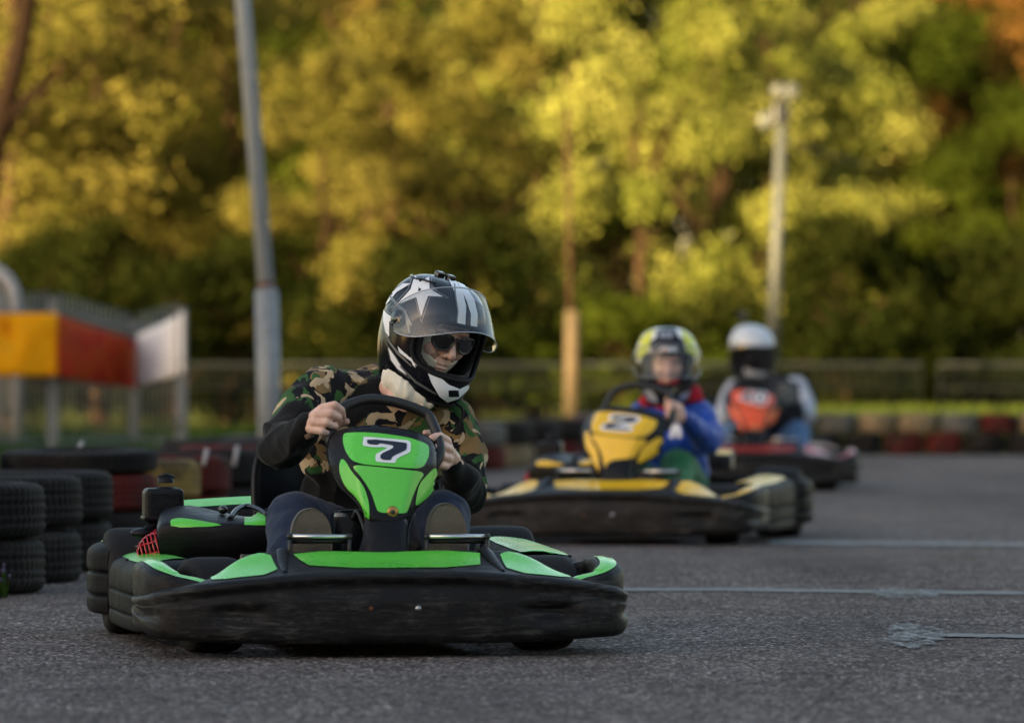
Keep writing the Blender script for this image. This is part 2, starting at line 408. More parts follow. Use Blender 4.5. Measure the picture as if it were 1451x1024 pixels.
POD_RIM=[(467,615),(484,608),(521,602),(541,602),(580,608.5),(606,617),(616,626),(620,642),(620,668),(616,694),(602,712),(588,724),(580,739),(556,745),(527,742),(519,733),(503,708),(480,690),(470,668),(462,640)]
POD_TOP=[(486.4,617),(489,613.5),(510,612.5),(540,614),(580,620),(604,628.5),(608,634),(607,648),(600,661),(588.6,664),(540,660),(512,657.5),(499,653),(490,640),(486,626)]
POD_MID=[(497,658),(530,661),(570,665),(603,668.5),(592,684),(583,706),(578,722),(575,727),(556,727),(537,726),(533,720),(526,697),(512,676)]
POD_L=[(484,650),(489,652),(499,668),(516,689),(523,712),(524,740),(521,744),(515,720),(505,704),(490,690),(482,672),(481,658)]
POD_R=[(619,659),(618.5,688),(607,703),(589,717),(588,712),(593,686),(604,673)]
SEVEN_W=[(513,311),(520,309.5),(780,331),(800,336),(812,352),(808,400),(800,410),(720,448),(714,472),(704,476),(604,469),(588,462),(587,428),(598,415),(660,384),(655,378),(618,374),(612,378),(522,371),(506,362)]
SEVEN_N=[(534,324),(778,349),(786,358),(782,392),(776,398),(692,436),(686,461),(618,455),(619,420),(698,384),(700,366),(612,352),(604,364),(536,358)]
cr=lambda pts:[(400+x/4.454,550+y/4.454) for x,y in pts]
c2=lambda pts:[((x-800)/1+0,y) for x,y in pts]

def make_kart(fr, name, label, pal, digits, podx=None):
    root=empty(name, fr.T, fr.th); thing(root,label,'go-kart','rental karts racing on the track')
    col=M[pal['body']]; K=F1.K          # all karts share one shape, measured on the nearest
    ph=0
    # ---- front bumper
    path=[(0,0),(.2,.002),(.38,.014),(.52,.040),(.618,.092),(.652,.19),(.661,.32),(.655,.45)]
    rz=[.226,.224,.210,.194,.178,.166,.158,.155]; mz=[.245,.247,.240,.206,.178,.162,.152,.15]
    iz=[.268,.272,.266,.200,.168,.150,.14,.14]; idp=[.27,.27,.21,.15,.11,.09,.09,.09]; bz=[.038,.038,.040,.046,.05,.058,.07,.08]
    def prof(t):
        r=ip(rz,t);m_=ip(mz,t);z=ip(iz,t);d=ip(idp,t);b=ip(bz,t); f=.022*math.exp(-((t-2.25)/.42)**4)
        gr=.010*max(0,min(1,(t-3.8)/.6)); rc=.006*max(0,min(1,(1.0-t)/.15)); md=(b+r)*.5
        return [(.05,b+.012),(.02,b),(.004,b+.014),(0,b+.04),(gr+f,md-.004),(.001,md+.022),(rc+.007,r-.036),(-.001,r-.012),(.016,r+.002),(.034,r+.004),(.03+d*.5,m_),(d,z),(d+.012,z-.012),(d+.01,z-.06)]
    SR=sweep_surface(path,prof,1); SL=sweep_surface(path,prof,-1)
    fb=surf_mesh('front_bumper',(SR,SL),7,13,70,52,M['bumper'],root,both=True)
    SC=lambda t,v: SR(t,v) if t>=0 else SL(-t,v)
    mb=MB(); pass
    uvsticker('graphic_panel',[(-1.05,9.35),(1.2,9.35),(1.42,11),(-1.38,11)],SC,col,fb,.16,1)
    for s,S_ in ((1,SR),(-1,SL)):
        uvsticker('graphic_panel',[(1.58,9.1),(2.75,9.15),(2.95,10.2),(2.5,11),(1.7,11)],S_,col,fb,.12,1)
        wp=[(.455,.075),(.50,.082),(.545,.105),(.60,.13),(.640,.19),(.654,.28),(.657,.37),(.645,.46),(.59,.51)]
        wz=[.180,.192,.205,.218,.232,.243,.246,.242,.23]
        def wpr(t):
            z=ip(wz,t); k=min(1,t/2.5)
            return [(.03,.06),(.004,.07),(0,.10),(.001,.132),(.012,.142),(.002,.154),(0,z-.03),(.005,z-.010),(.016,z-.001),(.03,z+.002),(.045,z+.005),(.066,z+.001),(.078,z-.015),(.078,.09)]
        W_=sweep_surface(wp,wpr,s); wg=surf_mesh('bumper_wing',W_,8,13,50,40,M['bumper'],fb,flip=(s<0))
        uvsticker('graphic_panel',[(.3,8.4),(2.5,8.3),(5.2,8.3),(6.6,8.5),(6.6,10.6),(4.8,10.8),(2.2,10.9),(.3,10.9)],W_,col,wg,.16,1)
        # raised fold between the nose panels
        mb=MB(); mb.tube([S_(1.5,9.2),Vector(S_(1.5,10))+Vector((0,0,.0)),Vector(S_(1.46,11))+Vector((0,0,.002)),Vector(S_(1.4,12.3))],[.003,.008,.009,.004],12,sub=4,flat=1.9)
        mb.build('bumper_fold',M['black'],fb)
    mb=MB(); p=Vector(SR(.34,4.1)); mb.lathe([(.001,-.006),(.006,-.005),(.009,0),(.009,.004)],Matrix.Translation(p)@Matrix.Rotation(R(90),4,'Z'),14); mb.build('bumper_bolt',M['alu'],fb)
    mb=MB(); p=Vector(SL(.42,4.1)); mb.lathe([(.001,-.003),(.004,-.003),(.006,0),(.006,.004)],Matrix.Translation(p)@Matrix.Rotation(R(90),4,'Z'),12); mb.build('bumper_bolt',M['rust'],fb)
    # ---- side pods
    for s in (-1,1):
        pth=[(.42,.60),(.54,.605),(.605,.64),(.625,.74),(.632,.95),(.630,1.12),(.625,1.30),(.59,1.41),(.48,1.44)]
        def pr(t,s=s):
            k=min(1,t/3.); lift=.0 if s<0 else .035*min(1,t/6.)
            return [(.05,.05),(.012,.042),(.001,.050),(0,.079),(.009,.085),(.001,.091),(0,.12),(.001,.136),(.009,.142),(.001,.148),(0,.175+lift*.5),(.006,.205+lift),(.025,.222+lift),(.07,.236+lift),(.14,.240+lift),(.19,.222+lift),(.2,.17)]
        S_=sweep_surface(pth,pr,s)
        sp=surf_mesh('side_pod',S_,8,16,90,64,M['pod'],root,flip=(s<0))
        uvsticker('graphic_panel',[(2.2,12.4),(4,12.2),(6.3,12.4),(6.5,14.2),(5.5,14.6),(3,14.6),(2.1,14)],S_,col,sp,.2,1)
        for t_ in (2.6,4.6,6.0):
            mb=MB(); p=Vector(S_(t_,12.2)); mb.sphere(p+Vector((0,0,.002)),(.007,.007,.004),seg=8); mb.build('pod_bolt',M['black'],sp)
    # ---- rear bumper
    pth=[(0,1.80),(.3,1.80),(.52,1.785),(.61,1.76),(.645,1.70),(.658,1.60),(.655,1.47),(.62,1.39)]
    def pr(t): return [(.06,.07),(.012,.06),(0,.08),(0,.105),(.011,.113),(.001,.120),(0,.15),(.001,.172),(.011,.179),(.001,.186),(0,.215),(.005,.24),(.03,.256),(.07,.262),(.09,.25),(.1,.2)]
    def flipS(s):
        def S(t,v):
            x,y=ip(pth,t); x2,y2=ip(pth,min(t+.02,7)); x1,y1=ip(pth,max(t-.02,0)); dx,dy=x2-x1,y2-y1; L=math.hypot(dx,dy) or 1
            nx,ny=-dy/L,dx/L
            if t<.001: nx,ny=0,1
            a,z=ip(pr(t),v); return (s*(x-nx*a),y-ny*a,z)
        return S
    rb=surf_mesh('rear_bumper',(flipS(1),flipS(-1)),7,15,80,60,M['pod'],root,both=True,flip=True)
    for s in (-1,1): uvsticker('graphic_panel',[(3.4,12.3),(5.8,12.3),(5.8,13.6),(3.4,13.6)],flipS(s),col,rb,.2,1)
    # ---- frame, floor
    mb=MB(); T_=.0145
    for s in (-1,1):
        mb.tube([(s*.10,.16,.07),(s*.26,.2,.07),(s*.30,.42,.07),(s*.36,.8,.07),(s*.34,1.3,.07),(s*.32,1.55,.1)],T_,10,sub=5)
        mb.tube([(s*.3,.38,.075),(s*.40,.38,.11),(s*.42,.38,.12)],.013,8)
        mb.tube([(s*.34,.62,.08),(s*.52,.62,.11),(s*.58,.68,.13),(s*.58,1.2,.13),(s*.52,1.28,.11),(s*.34,1.28,.08)],.011,8,sub=3)
    mb.tube([(-.10,.16,.07),(.10,.16,.07)],T_,10); mb.tube([(-.34,.95,.07),(.34,.95,.07)],T_,10); mb.tube([(-.62,1.46,.15),(.62,1.46,.15)],.018,12)
    mb.tube([(-.32,1.55,.1),(-.3,1.74,.16)],.013,8); mb.tube([(.32,1.55,.1),(.3,1.74,.16)],.013,8); mb.tube([(-.5,1.74,.16),(.5,1.74,.16)],.013,8)
    mb.build('frame',M['steel'],root)
    mb=MB(); mb.box((0,.56,.052),(.54,.80,.008),.003); mb.build('floor_tray',M['black'],root)
    wheel(root,Vector((-.445,.40,.128)),.128,.145,14); wheel(root,Vector((.455,.40,.128)),.128,.145,14)
    wheel(root,Vector((-.515,1.50,.152)),.152,.205); wheel(root,Vector((.52,1.50,.152)),.152,.205)
    # ---- number pod: curved front sheet with rolled rim and depth
    c0x,c0y=545.0,743.0; sc=1/519.0
    def podS(px,py,extra=0.0,back=0.0):
        a=(px-c0x)*sc; b=(c0y-py)*sc; cx_=-.005+.03*b
        y=.315+b*.34+max(0,b-.165)*.95; w=.055+.18*b if b<.17 else .10+.02
        q=max(0,abs(a-cx_)-(.045+.22*min(b,.2))); y+=.9*q+1.2*(a-cx_)**2
        return y
    rim=rnd_poly(POD_RIM,2)
    vs_,fs,nb=tri_poly(rim,2.6); out=[]
    for i,(x,y) in enumerate(vs_):
        dd=0 if i<nb else pdist(x,y,rim)*sc; r_=.018
        fall=0 if dd>=r_ else r_-math.sqrt(max(0,r_*r_-(r_-dd)**2))
        yl=podS(x,y)+fall; out.append(F1.K(x,y,yl))
    mb=MB(); mb.add(out,fs)
    rings=[[out[i] for i in range(nb)]]
    cen=Vector((sum(p.x for p in rings[0])/nb,0,sum(p.z for p in rings[0])/nb))
    for dy,s_ in ((.02,1.0),(.05,.97),(.08,.9),(.085,.8)):
        rings.append([Vector((cen.x+(p.x-cen.x)*s_, p.y+dy, cen.z+(p.z-cen.z)*s_)) for p in rings[0]])
    mb.grid(rings,closed_v=True)
    pod=mb.build('number_pod',M['black'],root)
    bv=bvh_of(pod)
    if podx:
        pv=K(545,700,.4); pod.matrix_local=Matrix.Translation(pv+Vector((podx[1],0,podx[2])))@Matrix.Diagonal((podx[0],1.1,podx[3],1))@Matrix.Translation(-pv)
    for nm,pl in (('graphic_panel',POD_TOP),('graphic_panel',POD_MID),('graphic_panel',POD_L),('graphic_panel',POD_R)):
        decal(nm,pl,bv,F1,col,pod,.0015,3.2,2)
    for (nm,mt,pls,off) in digits:
        for pl in pls: decal(nm,pl,bv,F1,M[mt],pod,off,3.0,1 if len(pl)>5 else 0)
    bp=bv.ray_cast(*F1.ray(556.5,725))[0]
    if bp is not None:
        mb=MB(); mb.lathe([(.001,-.005),(.010,-.005),(.015,-.003),(.016,.002)],Matrix.Translation(bp)@Matrix.Rotation(R(90),4,'Z'),20)
        mb.sphere(bp+Vector((0,-.004,0)),(.007,.004,.006),1,10); mb.build('badge',[M['brass'],M['navy']],pod)
    # ---- steering column shroud, stays, wheel
    mb=MB()
    rings=[]
    for px,py,w,ly,dp in ((548,800,40,.26,.10),(548,780,34,.27,.10),(549,760,30,.29,.09),(550,742,30,.31,.08),(552,725,24,.35,.07)):
        c=K(px,py,ly); h=w*sc
        rings.append([Vector((c.x+h*math.copysign(abs(math.cos(a))**.6,math.cos(a)), c.y+dp*.5+dp*.5*math.copysign(abs(math.sin(a))**.6,math.sin(a)), c.z)) for a in [2*math.pi*k/28 for k in range(28)]])
    mb.grid(rings,closed_v=True); mb.build('column_shroud',M['black'],root)
    mb=MB()
    mb.tube([K(500,735,.45),K(506,724,.43),K(512,735,.40),K(519,760,.36),K(523,800,.33)],.0065,8,sub=4)
    mb.tube([K(586,728,.40),K(580,745,.37),K(577,770,.35),K(575,800,.33)],.0065,8,sub=4)
    mb.tube([K(550,745,.36),K(548,690,.5),K(546,640,.60)],.012,10); mb.build('column_stay',M['steel'],root)
    # black tank between the legs
    mb=MB(); c=K(494,765,.50); mb.box(c,(.09,.1,.17),.02,seg=3); mb.build('battery_box',M['gloss_black'],root)
    loop=[(470,606,.605),(483,581,.62),(500,571,.635),(526,565.5,.645),(562,570,.648),(602,585,.645),(613,600,.625),(621,622,.595),(622,646,.565),(604,668,.545),(560,674,.535),(510,664,.545),(480,644,.565),(468,624,.585)]
    mb=MB(); mb.tube([K(*p) for p in loop],.0145,14,closed=True,sub=5)
    sw=mb.build('steering_wheel',M['grip'],root)
    mb=MB(); hub=K(546,628,.60); mb.sphere(hub,(.03,.02,.03),seg=14)
    for p in ((602,640,.585),(488,615,.60),(545,672,.54)): mb.tube([hub,K(*p)],.009,8)
    mb.build('wheel_spoke',M['steel'],sw)
    # ---- pedals
    for a,b in (((411,760),(495,760)),((605,760),(690,760))):
        mb=MB(); A=K(*a,.29); B=K(*b,.29); mb.tube([A,B],.0068,12); pd=mb.build('pedal',M['chrome'],root)
        mb=MB()
        for q in (A,B):
            mb.tube([q,q+Vector((0,.0,-.04)),q+Vector((0,.02,-.16))],.006,8); mb.sphere(q,.0095,seg=10)
        mb.tube([A+Vector((0,.012,-.012)),B+Vector((0,.012,-.012))],.007,8)
        mb.build('pedal_bracket',M['steel'],pd)
    # ---- seat
    mb=MB(); prf=[(.90,.13,.15),(.98,.095,.165),(1.1,.07,.18),(1.2,.085,.185),(1.27,.15,.19),(1.31,.26,.2),(1.345,.38,.205),(1.375,.48,.195),(1.39,.54,.16)]
    rows=[]
    for i in range(33):
        ly,z,w=ip(prf,i/32*8); k=min(1,max(0,(i/32*8-3)/2)); row=[]
        for j in range(25):
            u=-1+2*j/24; row.append((u*w*1.12, ly-abs(u)**2.5*.16*k, z+abs(u)**2.5*(.13*(1-k)+.02*k)))
        rows.append(row)
    mb.grid(rows); st=mb.build('seat',M['seat'],root); sm=st.modifiers.new('t','SOLIDIFY'); sm.thickness=.014; sm.offset=0; bake(st)
    # ---- engine side
    mb=MB(); c=K(231,716,1.27); mb.box(c,(.112,.10,.10),.016,seg=3); mb.box(c+Vector((-.0,0,-.035)),(.118,.104,.012),.004)
    mb.lathe([(.001,.002),(.03,0),(.032,-.014),(.02,-.02)],Matrix.Translation(c+Vector((.008,0,.052)))@Matrix.Rotation(R(-90),4,'Y'),20); tk=mb.build('fuel_tank',M['black'],root)
    mb=MB(); cc=c+Vector((.008,0,.064)); mb.lathe([(.001,.018),(.022,.016),(.024,.0)],Matrix.Translation(cc)@Matrix.Rotation(R(-90),4,'Y'),20); mb.tube([cc+Vector((-.022,0,.016)),cc+Vector((0,0,.022)),cc+Vector((.024,0,.014))],.006,8); mb.build('tank_cap',M['black'],tk)
    mb=MB(); c=K(202,755,1.22); mb.sphere(c,(.035,.035,.016),seg=18); mb.tube([c,K(222,742,1.24),K(228,735,1.26)],.012,10,sub=3); mb.tube([K(212,762,1.2),K(222,785,1.18)],.01,8); mb.build('air_filter',M['black'],root)
    mb=MB(); ce=K(226,782,1.13); Mx=Matrix.Translation(ce)@Matrix.Rotation(R(62),4,'Z')@Matrix.Rotation(R(-15),4,'X')
    mb.lathe([(.052,-.03),(.056,-.025),(.058,.0),(.07,.05),(.075,.07),(.06,.09)],Mx,28)
    for k in range(-4,5):
        h_=math.sqrt(max(0,.055**2-(k*.0125)**2)); mb.tube([Mx@Vector((-.032,k*.0125,-h_)),Mx@Vector((-.036,k*.0125,h_))],.0028,6)
    for k in (-.03,0,.03): h_=math.sqrt(.055**2-k*k); mb.tube([Mx@Vector((-.034,-h_,k)),Mx@Vector((-.034,h_,k))],.0028,6)
    mb.tube([K(238,790,1.12),K(258,796,1.1),K(268,803,1.08)],[.02,.026,.02],10,sub=3)
    eng=mb.build('engine',[M['red_eng']],root)
    mb=MB(); mb.box(K(232,800,1.22),(.13,.17,.12),.01); mb.box(K(300,770,1.35),(.12,.12,.1),.01)
    for k in range(6): mb.box(K(232,800,1.22)+Vector((0,0,-.04+k*.018)),(.145,.185,.005))
    mb.build('engine_block',M['steel'],eng)
    # engine cover: moulded deck with a cavity in its front face
    mb=MB(); rows=[]
    st_=[(222,752,722,1.02),(232,742,716,1.01),(262,738,712,.985),(300,742,720,.96),(335,741,730,.95),(352,741,731,.95),(372,738,716,.95),(395,738,718,.95)]
    for i in range(43):
        px,py,pb,ly=ip(st_,i/42*7); A=K(px,py,ly); Bk=K(px+6,pb,ly+.24); top=A.lerp(Bk,.5)+Vector((0,0,.012))
        lo=A+Vector((.01,.0,-.07)); lo2=A+Vector((.02,.03,-.105))
        rows.append([lo2,lo,A+Vector((0,-.004,-.022)),A+Vector((0,0,-.006)),A+Vector((0,.012,.004)),top,Bk,Bk+Vector((0,.02,-.03))])
    mb.grid(rows); mb.add(rows[0],[tuple(range(8))][::-1]); ec=mb.build('engine_cover',M['black'],root)
    sm=ec.modifiers.new('s','SUBSURF'); sm.levels=1; bake(ec)
    bv=bvh_of(ec)
    decal('graphic_panel',[(241,737),(252,734),(270,735.5),(318,744),(300,746),(243,747)],bv,F1,col,ec,.002,3,1)
    decal('graphic_panel',[(347,726),(376,726),(376,744),(346,744)],bv,F1,col,ec,.002,3,0)
    mb=MB(); mb.sphere(K(316,722,1.08),(.014,.014,.012),seg=12); mb.tube([K(326,735,1.0),K(336,722,1.06),K(350,717,1.1),K(368,722,1.05),K(378,730,1.0)],.008,8,sub=4); mb.build('throttle_hose',M['gloss_black'],ec)
    mb=MB(); mb.box(K(300,775,1.05)+Vector((0,.02,0)),(.2,.03,.07),.012,seg=2); mb.box(K(362,780,1.02),(.07,.06,.09),.008); mb.build('engine_guard',M['black'],root)
    mb=MB(); mb.box(K(352,775,.98),(.04,.03,.022),.004); mb.box(K(352,790,.98),(.05,.03,.03),.004); mb.build('engine_bracket',M['alu'],root)
    # rear cover
    mb=MB(); A=K(262,724,1.66); B=Vector((.27,1.66,A.z+.004)); rows=[]
    for i in range(15):
        p=A.lerp(B,i/14); p.z+=.012*math.sin(math.pi*i/14)
        rows.append([p+Vector((0,.0,-.06)),p+Vector((0,-.005,-.004)),p+Vector((0,.004,.004)),p+Vector((0,.10,.028)),p+Vector((0,.12,.02)),p+Vector((0,.13,-.05))])
    mb.grid(rows); mb.add(rows[0],[tuple(range(6))]); mb.add(rows[-1],[tuple(range(6))]); rc=mb.build('rear_cover',M['black'],root)
    mb=MB(); mb.grid([[r[2]+(r[3]-r[2])*.12+Vector((0,-.001,.003)),r[2]+(r[3]-r[2])*.95+Vector((0,-.001,.003))] for r in rows]); mb.build('graphic_panel',col,rc)
    return root

pxs=lambda pts: pts
dg7=[('number_outline','white',[cr(SEVEN_W)],.0030),('number','navy',[cr(SEVEN_N)],.0042)]
# digits of the other karts, drawn in the same pod plane
def q(x,y): return (x,y)
two_w=[(527,617),(574,621),(581,627),(579,637),(560,642),(577,645),(574,655),(516,651),(513,643),(518,636),(548,632),(521,630),(520,621)]
two_n=[(527,620.5),(571,624.5),(575.5,628),(574,634),(540,640.5),(532,643),(572,647.5),(570,651.5),(518,647.5),(519.5,641),(526,637.5),(560,630.5),(556,628.5),(541,627.5),(540,629.5),(526,628)]
dg2=[('number_outline','white',[two_w],.0030),('number','navy',[two_n],.0042)]
four_w=[(534,614),(546,615),(545,634),(549,635),(548,645),(544,645),(543,653),(532,652),(533,644),(508,641),(508,633)]
four_n=[(535.5,618),(542,618.5),(541,637),(545,638),(544.5,642),(540.5,641.5),(540,649.5),(535,649),(535.5,641),(513,637.5),(513,635)]
zero_w=[(556,616),(576,617),(588,624),(590,638),(585,652),(572,657),(556,654),(549,644),(549,626)]
zero_n1=[(559,620),(574,621),(583,627),(585,638),(581,649),(571,653),(559,650),(553,642),(553,627)]
zero_i=[(564,626),(571,627),(575,631),(575,640),(573,645),(569,647),(564,645),(562,640),(562,630)]
dg4=[('number_outline','white',[four_w,zero_w],.0030),('number','navy',[four_n,zero_n1],.0042),('number_outline','white',[zero_i],.0054)]
kart1=make_kart(F1,'go_kart','black rental kart with lime green panels and number 7, nearest the camera',{'body':'green'},dg7)
kart2=make_kart(F2,'go_kart','black rental kart with yellow panels and number 2, driven by the child in blue',{'body':'yellow'},dg2,(1.22,-.03,-.045,1.12))
kart3=make_kart(F3,'go_kart','black rental kart with orange-red panels, farthest back of the karts',{'body':'red_sticker'},dg4,(1.12,-.01,.0,1.1))
for o in kart3.children:
    if o.name.startswith('number_pod'):
        for c in o.children:
            if c.name.startswith('graphic_panel'): c.data.materials[0]=M['orange']

# ------------------------------------------------------------------ people
def folds(amp,f,seed=0.0,aniso=(1,1,1)):
    def d(co):
        p=Vector((co.x*aniso[0],co.y*aniso[1],co.z*aniso[2]))*f+Vector((seed,seed*1.7,0))
        w=Vector((noise.noise(p*.6),noise.noise(p*.6+Vector((9,2,5))),0))*.9
        return amp*(.55-1.6*abs(noise.noise(p+w)))+amp*.35*noise.noise(p*2.3)
    return d
def segd(p,a,b):
    ab=b-a; t=max(0,min(1,(p-a).dot(ab)/ab.length_squared)); return (p-a-ab*t).length
HZ=[.136,.132,.118,.09,.05,0,-.05,-.09,-.12,-.145,-.158]
HF=[0.001,.042,.080,.112,.132,.142,.150,.160,.164,.154,.138]
HB=[0.001,.052,.094,.127,.146,.152,.146,.132,.116,.104,.096]
HX=[0.001,.045,.084,.110,.124,.129,.126,.119,.110,.101,.095]
BOFF=Vector((0,1.1,.1))
def helmet_S(Mh,k=1.0,grow=0.0):
    def S(phi,s,g=None):
        g=grow if g is None else g
        z=ip(HZ,s); f=max(ip(HF,s),.0005)+g; b=max(ip(HB,s),.0005)+g; x=max(ip(HX,s),.0005)+g
        a=R(phi); c=math.cos(a); yy=-(f*c) if c>0 else -(b*c)
        return Mh@Vector((x*math.sin(a)*k, yy*k, (z+(g if s<2 else 0))*k))
    return S
def port_shell(S,name,m,parent,port,srange=(0,10),nphi=150,ns=90,mi=None,mats=None):
    fn=lambda ph,s: (abs(ph)/port[0])**3.2+(abs(s-port[1])/port[2])**3.2
    pts={}; mb=MB(); faces=[]; mis=[]
    dphi=360/nphi; ds=(srange[1]-srange[0])/ns
    for j in range(ns):
        for i in range(nphi):
            pc=-180+(i+.5)*dphi; sc_=srange[0]+(j+.5)*ds
            if fn(pc,sc_)<1: continue
            faces.append(((i,j),(i,j+1),((i+1)%nphi,j+1),((i+1)%nphi,j))); mis.append(mi(pc,sc_) if mi else 0)
    idx={}
    for f in faces:
        for (i,j) in f:
            if (i,j) in idx: continue
            ph=-180+i*dphi; s=srange[0]+j*ds; v=fn(ph,s)
            if v<1: k=(1/v)**(1/3.2); ph*=k; s=port[1]+(s-port[1])*k
            idx[(i,j)]=len(mb.v); mb.v.append(tuple(S(ph,s)))
    for f,k in zip(faces,mis): mb.f.append(tuple(idx[q] for q in f)); mb.m.append(k); mb.sm.append(True)
    o=mb.build(name,mats or m,parent); sm=o.modifiers.new('t','SOLIDIFY'); sm.thickness=.005; sm.offset=-1
    bake(o)
    return o
def port_loop(S,port,n=72):
    out=[]
    for i in range(n):
        a=2*math.pi*i/n; c,s=math.cos(a),math.sin(a); k=(abs(c)**3.2+abs(s)**3.2)**(-1/3.2)
        out.append(S(port[0]*c*k, port[1]+port[2]*s*k))
    return out
def hrot(yaw,roll,pitch): return Matrix.Rotation(R(yaw),4,'Z')@Matrix.Rotation(R(roll),4,'Y')@Matrix.Rotation(R(pitch),4,'X')

def make_helmet(par,fr,C,rot,k,base,lower,split,visor_m,raise_deg,port=(57,5.4,1.45)):
    Mh=Matrix.Translation(C)@rot; S=helmet_S(Mh,k)
    h=port_shell(S,'helmet',None,par,port,mi=lambda p,s:(1 if s>split(p) else 0),mats=[base,lower])
    mb=MB(); mb.tube(port_loop(S,port),.0055*k,8,closed=True); mb.tube([S(-180+i*5,9.98) for i in range(72)],.006*k,8,closed=True); mb.build('helmet_gasket',M['rubber'],h)
    Si=helmet_S(Mh,k*.93); li=port_shell(Si,'helmet_lining',M['hel_liner'],h,(47,5.35,1.33),srange=(.5,9.8),nphi=100,ns=60)
    mb=MB(); W=[]
    piv=Mh@Vector((0,.0,.02*k)); V=Matrix.Translation(piv)@rot@Matrix.Rotation(R(-raise_deg),4,'X')@Matrix.Scale(1.035,4)@rot.inverted()@Matrix.Translation(-piv)
    for i in range(49):
        ph=-92+184*i/48; e=abs(ph)/92; lo=6.75-1.3*e**4; hi=3.95+.45*e**4
        W.append([V@Vector(S(ph,hi+(lo-hi)*j/12,.004+.004*(1-e))) for j in range(13)])
    mb.grid(W); vz=mb.build('visor',visor_m,h)
    mb=MB(); mb.tube([r[-1] for r in W],.0018,6); mb.tube([r[0] for r in W],.0018,6); mb.build('visor_edge',M['hel_silver'] ,vz) if raise_deg else None
    for s in (-1,1):
        mb=MB(); q=Vector(S(s*84,4.75,.004)); ax=rot@Matrix.Rotation(R(90 if s<0 else -90)*0,4,'Z')
        Mx=Matrix.Translation(q)@rot
        mb.lathe([(.001,s*.008),(.010,s*.009),(.012,s*.006),(.022,s*.006),(.027,s*.003),(.028,-s*.004)],Mx,24)
        mb.tube([Mx@Vector((s*.007,-.006,-.012)),Mx@Vector((s*.007,.012,-.018))],.0025,6)
        mb.build('visor_pivot',M['gloss_black'],h)
    return h,Mh,S
def head_blob(mb,Mh,k):
    E=lambda c,r: mb.sphere(Mh@(Vector(c)*k),Vector(r)*k,seg=24,M=Mh.to_3x3())
    E((0,.012,.0),(.074,.094,.108)); E((0,-.028,-.062),(.056,.060,.056)); E((0,-.055,-.012),(.062,.045,.055))
    for s in (-1,1): E((s*.036,-.062,-.03),(.030,.032,.030)); E((s*.013,-.1,-.040),(.010,.011,.008)); E((s*.03,-.075,.022),(.03,.022,.010)); E((s*.076,.01,-.01),(.010,.02,.03))
    mb.capsule(Mh@(Vector((0,-.088,.008))*k),.011*k,Mh@(Vector((0,-.112,-.034))*k),.0125*k)
    E((0,-.086,-.058),(.024,.012,.010)); E((0,-.089,-.0655),(.022,.0105,.0045)); E((0,-.0875,-.077),(.020,.0105,.0055)); E((0,-.078,-.1),(.022,.020,.017))
    mb.capsule(Mh@(Vector((0,.02,-.06))*k),.055*k,Mh@(Vector((0,.05,-.15))*k),.055*k)
def shift(root):
    for c in root.children: c.location=-BOFF
